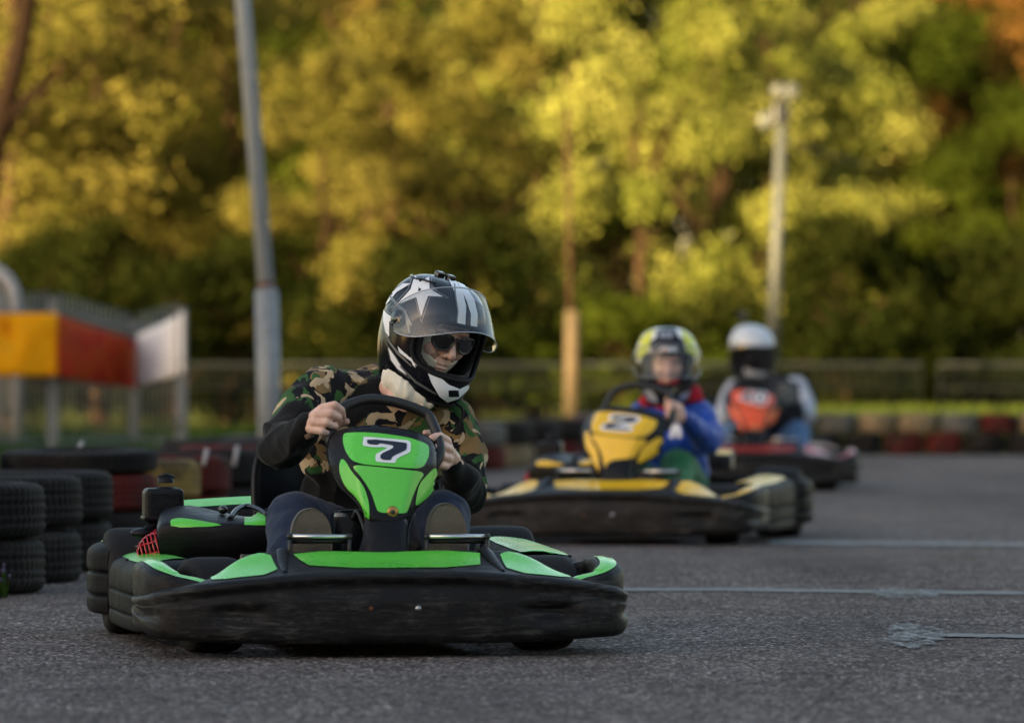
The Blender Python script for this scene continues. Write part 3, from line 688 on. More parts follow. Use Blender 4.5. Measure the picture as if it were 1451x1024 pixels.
def make_person(fr,spec):
    K=fr.K; v=lambda p: K(*p)
    mb=MB(); head_blob(mb,Matrix.Translation(spec['C'])@spec['rot'],spec['hk'])
    core=[v(p[:3]) for p in spec['spine']]
    for a,b in zip(core,core[1:]): mb.capsule(a,.085*spec['bk'],b,.085*spec['bk'])
    mb.capsule(core[-1],.06*spec['bk'],v(spec['neck']),.05*spec['bk']); mb.capsule(v(spec['neck']),.05*spec['bk'],spec['C']+(Matrix(spec['rot'])@Vector((0,.03,-.07))),.05*spec['bk'])
    for arm in spec['arms']:
        for (a,ra),(b,rb) in zip(arm,arm[1:]): mb.capsule(v(a),ra*.62,v(b),rb*.62 if b is not arm[-1][0] else rb*.8)
    for leg in spec['legs']:
        mb.capsule(core[0],.07*spec['bk'],v(leg[0][0]),.06*spec['bk'])
        for (a,ra),(b,rb) in zip(leg,leg[1:]): mb.capsule(v(a),ra*.7,v(b),rb*.7)
    for ch in spec['hands']:
        for (a,ra),(b,rb) in zip(ch,ch[1:]): mb.capsule(v(a),ra,v(b),rb,10)
    body=blob(mb,'person',spec.get('skin',M['skin']),None,spec['vox'],2)
    me=body.data
    for q in me.vertices: q.co-=BOFF
    body.matrix_world=fr.M@Matrix.Translation(BOFF)
    thing(body,spec['label'],'person')
    # jacket
    mb=MB()
    for c,r in spec['torso']: mb.sphere(v(c),r,seg=24)
    for (a,b) in spec.get('torso_caps',[]): mb.capsule(v(a[:3]),a[3],v(b[:3]),b[3],20)
    for arm in spec['arms']:
        for (a,ra),(b,rb) in zip(arm,arm[1:]): mb.capsule(v(a),ra,v(b),rb,20)
    jk=blob(mb,spec['top_name'],spec['top'],body,spec['vox']*1.5,6,folds(*spec['fold']))
    # trousers
    mb=MB(); mb.sphere(core[0],(.17*spec['bk'],.14*spec['bk'],.11*spec['bk']),seg=20)
    for leg in spec['legs']:
        mb.capsule(core[0]+Vector((.07 if leg[0][0][0]>spec['spine'][0][0] else -.07,0,0)),.09*spec['bk'],v(leg[0][0]),leg[0][1],20)
        for (a,ra),(b,rb) in zip(leg,leg[1:]): mb.capsule(v(a),ra,v(b),rb,20)
    tr=blob(mb,spec['trousers_name'],spec['trousers'],body,spec['vox']*1.6,5,folds(.008,11,3.0))
    for sole,ly,m_ in spec['soles']:
        pl=rnd_poly(sole,2); vs_,fs,nb=tri_poly(pl,4.0); rows=[]
        def sp(x,y,d): return K(x,y,ly+d-.00002*(max(0,y-735))**2*.0+.0000)
        fr_=[K(x,y,ly+.0008*max(0,(740-y))*.5) for x,y in vs_]; mb=MB(); mb.add(fr_,fs)
        cen=sum(fr_[:nb],Vector())/nb; rings=[fr_[:nb]]
        for dy,s_ in ((.006,1.01),(.022,1.01),(.026,.98)): rings.append([Vector((cen.x+(p.x-cen.x)*s_,p.y+dy,cen.z+(p.z-cen.z)*s_)) for p in fr_[:nb]])
        for k,(dy,s_,zz) in enumerate(((.05,.99,0),(.08,.92,-.005),(.10,.8,-.012),(.115,.5,-.02))): rings.append([Vector((cen.x+(p.x-cen.x)*s_,p.y+dy,cen.z+zz+(p.z-cen.z)*s_)) for p in fr_[:nb]])
        mb.grid(rings,closed_v=True,mi=0)
        for i,f in enumerate(mb.f):
            if i>=len(fs)+2*nb: mb.m[i]=1
        mb.add(rings[-1],[tuple(range(nb))],1); mb.build('shoe',[M['sole'],m_],body)
    return body,jk,tr
def hk(scale_chains): return scale_chains

# ---- driver of the green kart
K=F1.K
C1=K(614,467,.965); rot1=hrot(27,9,19); k1=1.085
def chain(*p): return [((a,b,c),r) for a,b,c,r in p]
hL=[chain((439,604,.65,.028),(446,596,.635,.026),(452,588,.625,.022)),
    chain((441,603,.64,.022),(445,606,.62,.018)),
    chain((447,590,.63,.02),(457,579,.60,.0145),(474,574,.585,.0125),(484,581,.598,.0105),(486,590,.625,.0095)),
    chain((445,595,.63,.02),(450,588,.595,.0145),(468,586,.577,.0120),(480,592,.592,.0105),(479,600,.62,.0095)),
    chain((442,600,.63,.02),(445,598,.595,.0140),(462,599,.575,.0115),(475,604,.59,.0100),(474,610,.615,.0092)),
    chain((440,605,.63,.018),(442,608,.60,.0130),(456,611,.58,.0105),(467,615,.592,.0092),(467,620,.612,.0085)),
    chain((450,596,.65,.018),(468,600,.665,.0140),(482,600,.655,.0118),(491,597,.64,.0100))]
hR=[chain((640,652,.70,.028),(634,644,.675,.026),(632,636,.665,.022)),
    chain((634,640,.67,.02),(633,625,.645,.0140),(622,617,.598,.0122),(611,621,.583,.0100),(606,625,.59,.0088)),
    chain((635,643,.67,.02),(636,637,.645,.0140),(628,632,.592,.0118),(615,634,.575,.0100),(609,636,.585,.0088)),
    chain((635,648,.67,.02),(635,649,.64,.0135),(627,646,.590,.0112),(615,647,.575,.0096),(609,648,.585,.0088)),
    chain((634,653,.67,.018),(631,660,.635,.0125),(624,659,.592,.0102),(615,659,.580,.009)),
    chain((632,634,.675,.018),(622,622,.672,.0130),(610,614,.66,.0112),(603,613,.645,.0095))]
arm1=[((450,556,1.00),.064),((418,594,.93),.060),((396,632,.86),.060),((422,622,.72),.046),((438,606,.655),.036)]
arm2=[((643,594,1.0),.060),((658,640,.97),.055),((660,700,.92),.052),((656,684,.80),.046),((642,656,.705),.036)]
spec1=dict(C=C1,rot=rot1,hk=k1*.98,bk=1.0,vox=.0030,spine=[(535,775,1.17),(535,700,1.14),(540,620,1.07)],neck=(560,556,1.0),
  arms=[arm1,arm2], hands=hL+hR,
  legs=[[((417,735,.72),.076),((410,788,.56),.058),((430,822,.44),.045)],[((626,731,.72),.076),((634,788,.56),.056),((632,822,.44),.045)]],
  torso=[((527,700,1.14),(.205,.13,.16)),((530,640,1.08),(.215,.125,.14)),((545,590,1.04),(.205,.11,.095)),((515,562,1.05),(.15,.09,.07)),((590,585,1.03),(.14,.095,.075))],
  torso_caps=[((450,556,1.0,.064),(530,552,1.08,.070)),((643,594,1.0,.06),(590,576,1.06,.06))],
  top_name='camouflage_sweatshirt',top=M['camo'],fold=(.018,9.5,0.0,(1,1,.75)),trousers_name='jeans',trousers=M['jeans'],
  soles=[([(412,812),(412,760),(416,738),(427,723),(443,719),(458,726),(468,742),(471,765),(471,812)],.345,M['blackcloth']),
         ([(603,812),(604,760),(609,730),(620,715),(635,712),(650,719),(659,738),(663,765),(663,812)],.345,M['blackcloth'])],
  label='driver in camouflage sweatshirt, jeans and open-visor helmet gripping the wheel of the green kart')
p1,jk1,tr1=make_person(F1,spec1)
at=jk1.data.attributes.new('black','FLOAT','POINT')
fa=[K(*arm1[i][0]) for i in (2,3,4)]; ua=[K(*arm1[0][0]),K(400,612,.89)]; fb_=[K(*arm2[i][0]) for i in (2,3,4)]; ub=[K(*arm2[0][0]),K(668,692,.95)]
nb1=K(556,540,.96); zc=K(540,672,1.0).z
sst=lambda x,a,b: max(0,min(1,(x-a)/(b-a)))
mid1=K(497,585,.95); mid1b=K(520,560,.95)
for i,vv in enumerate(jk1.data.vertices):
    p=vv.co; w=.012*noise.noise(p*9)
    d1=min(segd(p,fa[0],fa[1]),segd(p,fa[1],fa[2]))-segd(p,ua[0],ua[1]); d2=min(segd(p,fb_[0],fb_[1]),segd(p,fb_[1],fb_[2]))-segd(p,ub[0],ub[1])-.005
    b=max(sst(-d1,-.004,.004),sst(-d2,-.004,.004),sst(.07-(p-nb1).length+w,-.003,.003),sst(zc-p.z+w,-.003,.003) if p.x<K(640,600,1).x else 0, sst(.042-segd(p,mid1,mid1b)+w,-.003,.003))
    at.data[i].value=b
h1,Mh1,S1=make_helmet(p1,F1,C1,rot1,k1,M['hel_black'],M['hel_black'],lambda p:20,M['visor'],42)
bv=bvh_of(h1); c3=lambda pts:[(520+x/4.655,370+y/4.655) for x,y in pts]
def scale_poly(pl,s):
    cx_=sum(p[0] for p in pl)/len(pl); cy_=sum(p[1] for p in pl)/len(pl); return [(cx_+(x-cx_)*s,cy_+(y-cy_)*s) for x,y in pl]
star=[(316,92),(350,138),(412,100),(416,184),(508,238),(405,232),(358,372),(326,240),(192,292),(286,188)]
star2=[(112,318),(138,345),(190,380),(152,398),(150,505),(124,470),(108,390)]; star3=[(140,560),(190,630),(268,755),(205,712),(160,650)]
star4=[(286,640),(302,620),(322,700),(306,688)]
for pl in (star,star2,star3):
    decal('helmet_graphic',scale_poly(c3(pl),1.26),bv,F1,M['hel_grey'],h1,.0006,2.5,0); decal('helmet_graphic',scale_poly(c3(pl),1.12),bv,F1,M['hel_black'],h1,.0012,2.5,0)
for pl in (scale_poly(star,.96),scale_poly(star2,.95),scale_poly(star3,.95),star4,[(120,300),(200,205),(292,150),(240,150),(160,215),(118,270)],
    [(536,122),(572,118),(628,196),(652,300),(642,500),(590,500),(600,330),(584,222)],[(596,140),(640,160),(704,252),(726,350),(720,520),(678,520),(682,350),(654,262)],
    [(386,690),(436,684),(482,765),(540,815),(610,842),(690,800),(660,850),(600,905),(530,928),(478,890),(425,800)],[(205,560),(235,590),(350,690),(330,690),(215,600)]):
    decal('helmet_graphic',c3(pl),bv,F1,M['hel_white'],h1,.0020,2.5,0)
decal('helmet_graphic',scale_poly(c3([(338,150),(352,176),(378,182),(360,196),(364,222),(345,206),(322,214),(332,192)]),.45),bv,F1,M['hel_black'],h1,.0030,1.5,0)
for pl in ([(150,240),(160,225),(260,330),(300,420),(290,430),(240,345)],[(135,520),(145,515),(215,600),(300,690),(290,692),(200,612)],[(245,330),(262,322),(290,470),(278,476)],[(572,150),(580,148),(584,220),(602,330),(592,420),(586,420),(592,330),(575,220)],[(700,500),(708,500),(716,560),(706,620),(700,620),(708,560)],[(215,690),(230,690),(330,790),(460,870),(455,880),(320,802)]):
    decal('helmet_graphic',c3(pl),bv,F1,M['hel_grey'],h1,.0024,2.2,0)
decal('helmet_graphic',c3([(420,140),(470,205),(415,188)]),bv,F1,M['hel_grey'],h1,.0016,2,0)
decal('helmet_graphic',c3([(535,850),(600,850),(605,892),(538,892)]),bv,F1,M['hel_black'],h1,.0026,2,0)
for px,py in ((625,387.5),(640,392.5)):
    r_=bv.ray_cast(*F1.ray(px-1,py+4)); 
    if r_[0] is not None:
        mb=MB(); Mx=Matrix.Translation(r_[0]+Vector((0,.01,.006)))@rot1; mb.box((0,0,0),(.026,.02,.016),.004,rot=rot1.to_4x4()); mb.v=[tuple(Vector(q)+r_[0]+Vector((0,.01,.006))) for q in mb.v]; mb.build('helmet_vent',M['gloss_black'],h1)
mb=MB(); A=[S1(-150+i*15,1.9+.5*math.cos(R(i*15+30)),.004) for i in range(7)]; mb.tube(A,.003,8,sub=3); mb.build('helmet_spoiler',M['hel_black'],h1)
# balaclava and neck cloth
Mf=Matrix.Translation(C1)@rot1
def bal(ph,s):
    a=R(ph); z=-.135+.255*(10-s)/10; q=max(0,1-((z+.005)/.128)**2)**.5; c=math.cos(a)
    return Mf@(Vector((.091*q*math.sin(a),-(.104*q*c) if c>0 else .02-(.108*q*c),z))*k1*.98)
port_shell(bal,'balaclava',M['cream'],p1,(37,5.2,2.0),srange=(.2,9.4),nphi=90,ns=60)
mb=MB(); mb.capsule(K(562,518,.995),.034,K(559,538,.935),.035,20); mb.capsule(K(559,538,.935),.035,K(574,554,.89),.034,16); mb.capsule(K(574,554,.89),.033,K(608,572,.875),.015,16); mb.capsule(K(590,545,.92),.05,K(600,562,.90),.035,16)
blob(mb,'neck_cloth',M['cream'],p1,.005,3,folds(.006,30,2.0,(1.5,1,.5)))
mb=MB(); mb.capsule(K(552,548,.95),.030,K(561,566,.915),.022,16); mb.capsule(K(561,566,.915),.022,K(574,579,.89),.012,16); blob(mb,'neck_skin_collar',M['skin'],p1,.005,3); D.objects['neck_skin_collar'].name='neck'
# sunglasses
mb=MB(); g=lambda x,y,z: Mf@(Vector((x,y,z))*k1)
for s in (-1,1):
    pl=rnd_poly([(.007,.012),(.03,.018),(.064,.014),(.066,-.006),(.052,-.024),(.026,-.026),(.010,-.012)],2); vs_,fs,nb=tri_poly(pl,.006)
    cv=lambda x,y:-.112+2.6*x*x*1.6
    f_=[g(s*x,cv(x,y),y+.001) for x,y in vs_]; b_=[g(s*x,cv(x,y)+.005,y+.001) for x,y in vs_]
    mb.add(f_,fs); mb.add(b_,fs); mb.grid([f_[:nb],b_[:nb]],closed_v=True,smooth=False)
    mb.tube([g(s*.062,cv(.062,0)+.003,.010),g(s*.078,-.06,.008),g(s*.08,.0,.004)],.003,8)
sg=mb.build('sunglasses',M['lens'],p1)
mb=MB()
for s in (-1,1):
    mb.tube([g(s*x,-.1125+2.6*x*x*1.6,y+.001) for x,y in pl],.0028*k1,8,closed=True)
mb.tube([g(-.009,-.113,.010),g(0,-.115,.013),g(.009,-.113,.010)],.0035,8); mb.build('glasses_frame',M['gloss_black'],sg)
mb=MB(); mb.tube([K(604,520,.93),K(640,566,.90),K(655,580,.90),K(652,600,.90),K(640,614,.90)],.004,8,sub=4,flat=1); mb.build('chin_strap',M['blackcloth'],h1)
shift(p1)

# ---- child driver of the yellow kart
K=F2.K
C2=K(945,511,1.12); rot2=hrot(13,0,8); k2=1.08
h2a=[chain((968,592,.70,.026),(962,586,.66,.024)),
     chain((964,582,.66,.02),(962,574,.64,.013),(950,570,.60,.0115),(943,575,.60,.009)),
     chain((965,585,.66,.02),(964,580,.63,.013),(951,578,.59,.0112),(944,583,.59,.009)),
     chain((966,589,.66,.02),(963,588,.63,.0125),(951,586,.59,.0108),(945,590,.59,.009)),
     chain((966,592,.66,.018),(960,595,.63,.0115),(951,593,.60,.010),(946,596,.60,.008)),
     chain((962,582,.68,.016),(953,570,.67,.0125),(944,566,.66,.0105)),
     chain((856,625,.66,.022),(853,610,.63,.016)),chain((853,610,.63,.014),(857,599,.60,.011),(864,597,.6,.010)),chain((855,618,.63,.014),(859,608,.59,.011),(866,607,.59,.010)),
     chain((855,623,.63,.013),(860,616,.59,.011),(866,616,.59,.009)),chain((856,629,.63,.012),(861,625,.59,.010),(867,625,.59,.009)),chain((856,618,.66,.014),(865,604,.66,.011),(871,602,.65,.010))]
armA=[((992,586,1.12),.064),((1008,616,1.02),.060),((1002,626,.92),.058),((984,606,.80),.045),((970,592,.71),.034)]
armB=[((912,585,1.12),.055),((892,625,1.0),.05),((872,640,.82),.042),((858,630,.70),.032)]
spec2=dict(C=C2,rot=rot2,hk=k2*.93,bk=.82,vox=.0045,spine=[(960,690,1.18),(958,640,1.16),(952,600,1.13)],neck=(948,570,1.12),arms=[armA,armB],hands=h2a,
  legs=[[((961,662,.78),.082),((962,690,.6),.055),((955,712,.45),.04)],[((884,668,.72),.072),((880,695,.55),.05),((880,715,.42),.04)]],
  torso=[((958,665,1.17),(.15,.11,.13)),((954,625,1.13),(.155,.11,.12)),((950,592,1.12),(.13,.095,.065))],torso_caps=[((988,588,1.12,.058),(912,586,1.12,.055))],
  top_name='jacket',top=M['blue'],fold=(.012,8,1.0),trousers_name='trousers',trousers=M['greencloth'],
  soles=[([(890,730),(890,695),(898,672),(910,668),(922,674),(926,700),(926,730)],.38,M['greycloth'])],
  label='child in blue jacket and green trousers with yellow and white helmet driving the yellow kart')
p2,jk2,tr2=make_person(F2,spec2)
h2,Mh2,S2=make_helmet(p2,F2,C2,rot2,k2,M['hel_white'],M['gloss_black'],lambda p:5.0-.9*math.exp(-(p/50)**4)*0,M['palevisor'],14)
bv=bvh_of(h2); c4=lambda pts:[(860+x/4.095,440+y/4.095) for x,y in pts]
for pl in ([(150,200),(150,262),(215,290),(242,270),(250,160),(305,85),(240,90),(180,150)],[(456,285),(545,270),(555,215),(510,120),(430,75),(415,85),(440,150),(458,200)]): decal('helmet_graphic',c4(pl),bv,F2,M['hel_yellow'],h2,.0012,3,1)
decal('helmet_graphic',c4([(288,115),(305,98),(398,102),(412,150),(446,172),(458,255),(425,250),(400,212),(322,210),(280,250),(246,215),(252,175),(285,160)]),bv,F2,M['hel_black'],h2,.0018,3,0)
for x in (305,332,360): decal('helmet_graphic',c4([(x,128),(x+20,128),(x+20,160),(x,160)]),bv,F2,M['hel_silver'],h2,.003,3,0)
decal('helmet_graphic',c4([(268,235),(330,215),(395,215),(432,238),(438,300),(270,300)]),bv,F2,M['hel_silver'],h2,.0026,3,1)
bvv=bv
for (x,y,w,h_,m_) in ((335,245,17,20,'hel_orange'),(308,244,11,11,'hel_blue'),(372,246,16,10,'hel_blue'),(338,262,22,6,'hel_red')):
    decal('helmet_graphic',c4([(x-w,y-h_),(x+w,y-h_),(x+w,y+h_),(x-w,y+h_)]),bvv,F2,M[m_],h2,.0045 if m_!='hel_red' else .0055,2,2)
decal('helmet_graphic',c4([(450,325),(490,318),(498,352),(462,372)]),bv,F2,M['hel_orange'],h2,.0015,3,1)
for pl in ([(210,455),(250,450),(300,520),(290,560),(240,520)],[(410,490),(470,470),(515,430),(505,480),(440,530)]): decal('helmet_graphic',c4(pl),bv,F2,M['hel_silver'],h2,.0015,3,1)
mb=MB(); Mf2=Matrix.Translation(C2)@rot2
for s in (-1,1):
    mb=MB(); mb.sphere(Mf2@(Vector((s*.031,-.092,.004))*k2*.93),Vector((.013,.008,.006))*k2,seg=12,M=Mf2.to_3x3()); mb.build('eye',M['lens'],p2)
mb=MB(); mb.capsule(K(948,556,1.10),.075,K(950,572,1.10),.07,18); mb.capsule(K(915,568,1.08),.03,K(984,560,1.10),.034); mb.capsule(K(984,556,1.10),.035,K(988,572,1.12),.03)
blob(mb,'scarf',M['redcloth'],p2,.008,3,folds(.008,14,1))
bv=bvh_of(jk2)
for pl in ([(948,620),(953,600),(964,598),(966,619),(959,621),(958,610),(954,621)],[(912,602),(926,600),(930,612),(914,615)]): decal('jacket_print',pl,bv,F2,M['white'],jk2,.002,2.5,0)
shift(p2)

# ---- driver of the orange kart
K=F3.K
C3=K(1065,494,1.12); rot3=hrot(26,0,18); k3=1.05
gl=[chain((1122,566,.68,.03),(1120,556,.64,.03)),chain((1122,550,.64,.02),(1112,546,.60,.014),(1108,552,.59,.012)),chain((1124,556,.64,.02),(1112,554,.59,.014),(1107,560,.59,.012)),
    chain((1124,562,.64,.018),(1113,562,.59,.013),(1108,567,.59,.011)),chain((1123,567,.64,.016),(1114,570,.60,.012),(1110,573,.6,.010)),chain((1118,552,.66,.016),(1106,545,.66,.013)),
    chain((1040,580,.68,.03),(1042,572,.64,.03)),chain((1042,566,.64,.02),(1050,562,.60,.014),(1054,567,.59,.012)),chain((1041,572,.64,.02),(1051,570,.59,.014),(1055,575,.59,.012)),
    chain((1041,578,.64,.018),(1051,578,.59,.013),(1055,582,.59,.011)),chain((1042,584,.64,.016),(1050,586,.60,.012),(1054,588,.6,.010)),chain((1046,568,.66,.016),(1054,560,.66,.013))]
aA=[((1128,548,1.14),.068),((1140,572,1.02),.062),((1142,590,.92),.060),((1132,580,.80),.048),((1124,570,.70),.038)]
aB=[((1042,552,1.14),.068),((1030,574,1.02),.062),((1026,598,.92),.060),((1032,592,.80),.048),((1038,582,.70),.038)]
spec3=dict(C=C3,rot=rot3,hk=k3*.96,bk=1.0,vox=.006,spine=[(1085,650,1.2),(1085,610,1.17),(1084,575,1.13)],neck=(1078,535,1.12),arms=[aA,aB],hands=gl,
  legs=[[((1040,612,.76),.082),((1042,640,.6),.062),((1046,668,.45),.05)],[((1130,614,.76),.082),((1132,642,.6),.062),((1126,668,.45),.05)]],
  torso=[((1085,620,1.18),(.19,.13,.15)),((1085,590,1.14),(.2,.12,.13)),((1084,560,1.12),(.19,.11,.08))],torso_caps=[((1128,548,1.14,.064),(1042,552,1.14,.064))],
  top_name='sweater',top=M['navycloth'],fold=(.009,7,4.0),trousers_name='jeans',trousers=M['lightjeans'],soles=[([(1048,690),(1048,655),(1054,645),(1062,645),(1068,655),(1068,690)],.38,M['blackcloth']),([(1108,690),(1108,655),(1113,645),(1121,645),(1126,655),(1126,690)],.38,M['blackcloth'])],
  label='driver in dark sweater with pale sleeves and white helmet, riding the farthest kart')
p3,jk3,tr3=make_person(F3,spec3)
jk3.data.materials.append(M['whitecloth']); KK=[K(*a[0]) for a in aA]; KL=[K(*a[0]) for a in aB]
for pg in jk3.data.polygons:
    c=pg.center; dA=min(segd(c,KK[i],KK[i+1]) for i in range(1)); 
    out_=c.x>KK[0].x+.005 or c.x<KL[0].x-.0 ; top_=c.z>KK[0].z+.035 and abs(c.x-(KK[0].x+KL[0].x)/2)>.14
    if (out_ or top_) and c.z>KK[2].z-.10 and c.y<1.3: pg.material_index=1
h3,Mh3,S3=make_helmet(p3,F3,C3,rot3,k3,M['hel_bluish'],M['gloss_black'],lambda p:4.7,M['smoke'],0)
bv=bvh_of(h3)
decal('helmet_graphic',[(1080,486),(1090,483),(1093,500),(1084,506)],bv,F3,M['hel_orange'],h3,.012,3,1)
decal('helmet_graphic',[(1052,520),(1085,512),(1088,530),(1070,540),(1058,534)],bv,F3,M['hel_silver'],h3,.002,3,1)
mb=MB(); mb.capsule(K(1078,536,1.12),.07,K(1080,548,1.12),.075); blob(mb,'collar',M['blackcloth'],p3,.008,3)
mb=MB(); c=K(1052,447,1.12); mb.box(c,(.06,.035,.045),.006); mb.lathe([(.001,-.028),(.012,-.028),(.014,-.015)],Matrix.Translation(c+Vector((.01,0,0)))@Matrix.Rotation(R(90),4,'Z'),16); mb.tube([c+Vector((0,0,-.02)),c+Vector((0,0,-.06))],.01,8); mb.box(c+Vector((-.02,0,.03)),(.016,.016,.016),.003)
mb.build('helmet_camera',M['gloss_black'],h3)
for part_ in (gl[:6],gl[6:]):
    mb=MB()
    for ch in part_:
        for (a,ra),(b,rb) in zip(ch,ch[1:]): mb.capsule(K(*a),ra+.003,K(*b),rb+.003,10)
    blob(mb,'glove',M['greycloth'],p3,.006,2)
shift(p3)

# ------------------------------------------------------------------ ground, track, paint
def struct(o): o['kind']='structure'; return o
def sheet(name,pts,z,m):
    me=D.meshes.new(name); me.from_pydata([(x,y,z) for x,y in pts],[],[tuple(range(len(pts)))]); me.materials.append(m); o=D.objects.new(name,me); return link(o)
mg=mat('dry_grass_ground',(.05,.06,.02),.95,spec=.1); t=NT(mg); n_=t.noise(t.coord(),1.5,8,.7); n2=t.noise(t.coord(),30,4,.7)
t.l(t.mix(n2,t.ramp(n_,[(.35,(.035,.05,.012)),(.55,(.07,.085,.02)),(.7,(.10,.08,.035))]),(.05,.06,.02)),t.b.inputs['Base Color']); t.bump(n2,.8,.05)
struct(sheet('ground',[(-1500,-300),(1500,-300),(1500,2600),(-1500,2600)],-.012,mg))
ma=mat('asphalt',(.09,.085,.083),.9,spec=.16); t=NT(ma); v=t.coord()
big=t.noise(v,.35,5,.6); mid=t.noise(v,3.0,5,.6); fine=t.noise(v,55,4,.75)
vo=t.n('ShaderNodeTexVoronoi'); vo.inputs['Scale'].default_value=95; t.l(v,vo.inputs['Vector'])
stone=t.ramp(vo.outputs['Color'],[(.25,(.029,.024,.021)),(.5,(.098,.079,.072)),(.75,(.25,.208,.190)),(.95,(.62,.54,.50))])
base=t.mix(t.ramp(big,[(.35,g3(0)),(.65,g3(.4))]),stone,(.070,.058,.055))
base=t.mix(t.ramp(mid,[(.45,g3(0)),(.8,g3(.5))]),base,(.042,.036,.034))
sx=t.noise(t.coord(scale=(1,.12,1)),1.2,4,.6); base=t.mix(t.ramp(sx,[(.48,g3(0)),(.72,g3(.6))]),base,(.030,.027,.026))
t.l(base,t.b.inputs['Base Color'])
ad=t.n('ShaderNodeMath',operation='MULTIPLY_ADD'); t.l(vo.outputs['Distance'],ad.inputs[0]); ad.inputs[1].default_value=-1.0; t.l(fine,ad.inputs[2]); t.bump(ad.outputs[0],.55,.008)
t.l(t.ramp(mid,[(.3,g3(.7)),(.7,g3(.95))]),t.b.inputs['Roughness'])
trk=[(-60,-6),(60,-6),(60,47.2)]+[(x,47.2) for x in (30,10,3,0,-.8)]+[(-1.6,44),(-2.5,38),(-3.1,32),(-2.6,27.5),(-3,25),(-3.2,22),(-2.4,20.5),(-1.9,19.2),(-1.75,18.4),(-2.3,17),(-4,15),(-12,12),(-60,8)]
struct(sheet('track',trk,0.0,ma))
mp=mat('worn_line_paint',(.3,.32,.34),.7); t=NT(mp); n_=t.noise(t.coord(),38,5,.8); n2=t.noise(t.coord(),2.2,4,.7)
t.l(t.ramp(n_,[(.3,(.09,.094,.095)),(.7,(.18,.185,.188))]),t.b.inputs['Base Color'])
ml=t.n('ShaderNodeMath',operation='MULTIPLY_ADD'); t.l(n_,ml.inputs[0]); ml.inputs[1].default_value=.9; t.l(n2,ml.inputs[2]); t.l(t.ramp(ml.outputs[0],[(.66,g3(0)),(.78,g3(1))]),t.b.inputs['Alpha'])
mp2=mat('thick_line_paint',(.24,.26,.27),.6); t=NT(mp2); n_=t.noise(t.coord(),38,5,.8); t.l(t.ramp(n_,[(.3,(.095,.098,.098)),(.7,(.20,.205,.205))]),t.b.inputs['Base Color']); n3=t.noise(t.coord(scale=(1,.25,1)),26,7,.85); t.l(t.ramp(n3,[(.42,g3(0)),(.58,g3(1))]),t.b.inputs['Alpha'])
def gp(px,py): d=CAM.z*FPX/(py-CY); return ((px-CX)*d/FPX,d)
def band(name,ctr,hw,m,z,seed):
    z=z+.0; random.seed(seed); up=[];dn=[]
    for (px,py) in ctr:
        a=gp(px,py); 
        up.append((a[0],a[1]+hw*random.uniform(.8,1.2))); dn.append((a[0],a[1]-hw*random.uniform(.8,1.2)))
    mb=MB(); n=len(ctr); mb.add([(x,y,z) for x,y in up]+[(x,y,z) for x,y in dn],[(n+i,n+i+1,i+1,i) for i in range(n-1)],0,False)
    return struct(mb.build(name,m))
band('painted_line',[(760+i*14,836.0+ (max(0,i-20)*.22 if i<36 else 3.5+(i-36)*.12)) for i in range(56)],.13,mp,.004,1)
band('painted_line',[(1090+i*14,769+i*.12) for i in range(34)],.27,mp,.004,2)
band('painted_line',[(1318+i*8,900.5+i*.12) for i in range(28)],.10,mp,.004,3)
def blotch(name,cx_,cy_,w,h,m,z,seed,k=46):
    random.seed(seed); pts=[]
    for i in range(k):
        a=2*math.pi*i/k; r=.72+.42*noise.noise(Vector((math.cos(a)*1.6,math.sin(a)*1.6,seed)))+.2*noise.noise(Vector((math.cos(a)*5,math.sin(a)*5,seed)))+random.uniform(-.03,.03)
        pts.append(gp(cx_+w*r*math.cos(a),cy_-h*r*math.sin(a)))
    return struct(sheet(name,pts,z,m))
blotch('paint_spill',1292,903,62,22,mp2,.0056,5,70); blotch('paint_spill',1283,842,82,8.5,mp2,.0056,8,60)
# crack: a thin irregular dark groove strip
mc=mat('crack_filler',(.028,.027,.024),.95)
cp=[(1398,757),(1376,778),(1352,792),(1338,806),(1318,822),(1300,836),(1282,856),(1270,880),(1262,905),(1240,928),(1212,948),(1188,975),(1150,1000),(1120,1022),(1090,1045)]
random.seed(4); L_=[];R_=[]
for i in range(len(cp)-1):
    for k in range(8):
        f=k/8; px=cp[i][0]*(1-f)+cp[i+1][0]*f+random.uniform(-2.6,2.6); py=cp[i][1]*(1-f)+cp[i+1][1]*f+random.uniform(-.8,.8)
        x,y=gp(px,py); w=random.uniform(.0006,.003); L_.append((x-w,y,.0045)); R_.append((x+w,y,.0045))
mb=MB(); n=len(L_); mb.add(L_+R_,[(i,n+i,n+i+1,i+1) for i in range(n-1)],0,False); struct(mb.build('asphalt_crack',mc))
# verge bank behind the track
mbk=mat('bank_grass',(.10,.13,.025),.95,spec=.1); t=NT(mbk); n_=t.noise(t.coord(),2.5,8,.7)
t.l(t.ramp(n_,[(.3,(.06,.085,.015)),(.6,(.13,.15,.03)),(.8,(.17,.15,.05))]),t.b.inputs['Base Color']); t.bump(n_,.8,.08)
mb=MB(); rows=[]
for i in range(60):
    x=-60+i*2.05; row=[]
    for j in range(30):
        y=49+j*1.6; h=.23*min(1,max(0,(y-50)/9))**1.2
        h*=.2+.8*max(0,min(1,(x-1.4)/1.6))
        row.append((x,y,-.008+h+.03*noise.noise(Vector((x*.7,y*.7,0))) if j else -.02))
    rows.append(row)
mb.grid(rows,flip=True); struct(mb.build('grass_bank',mbk))
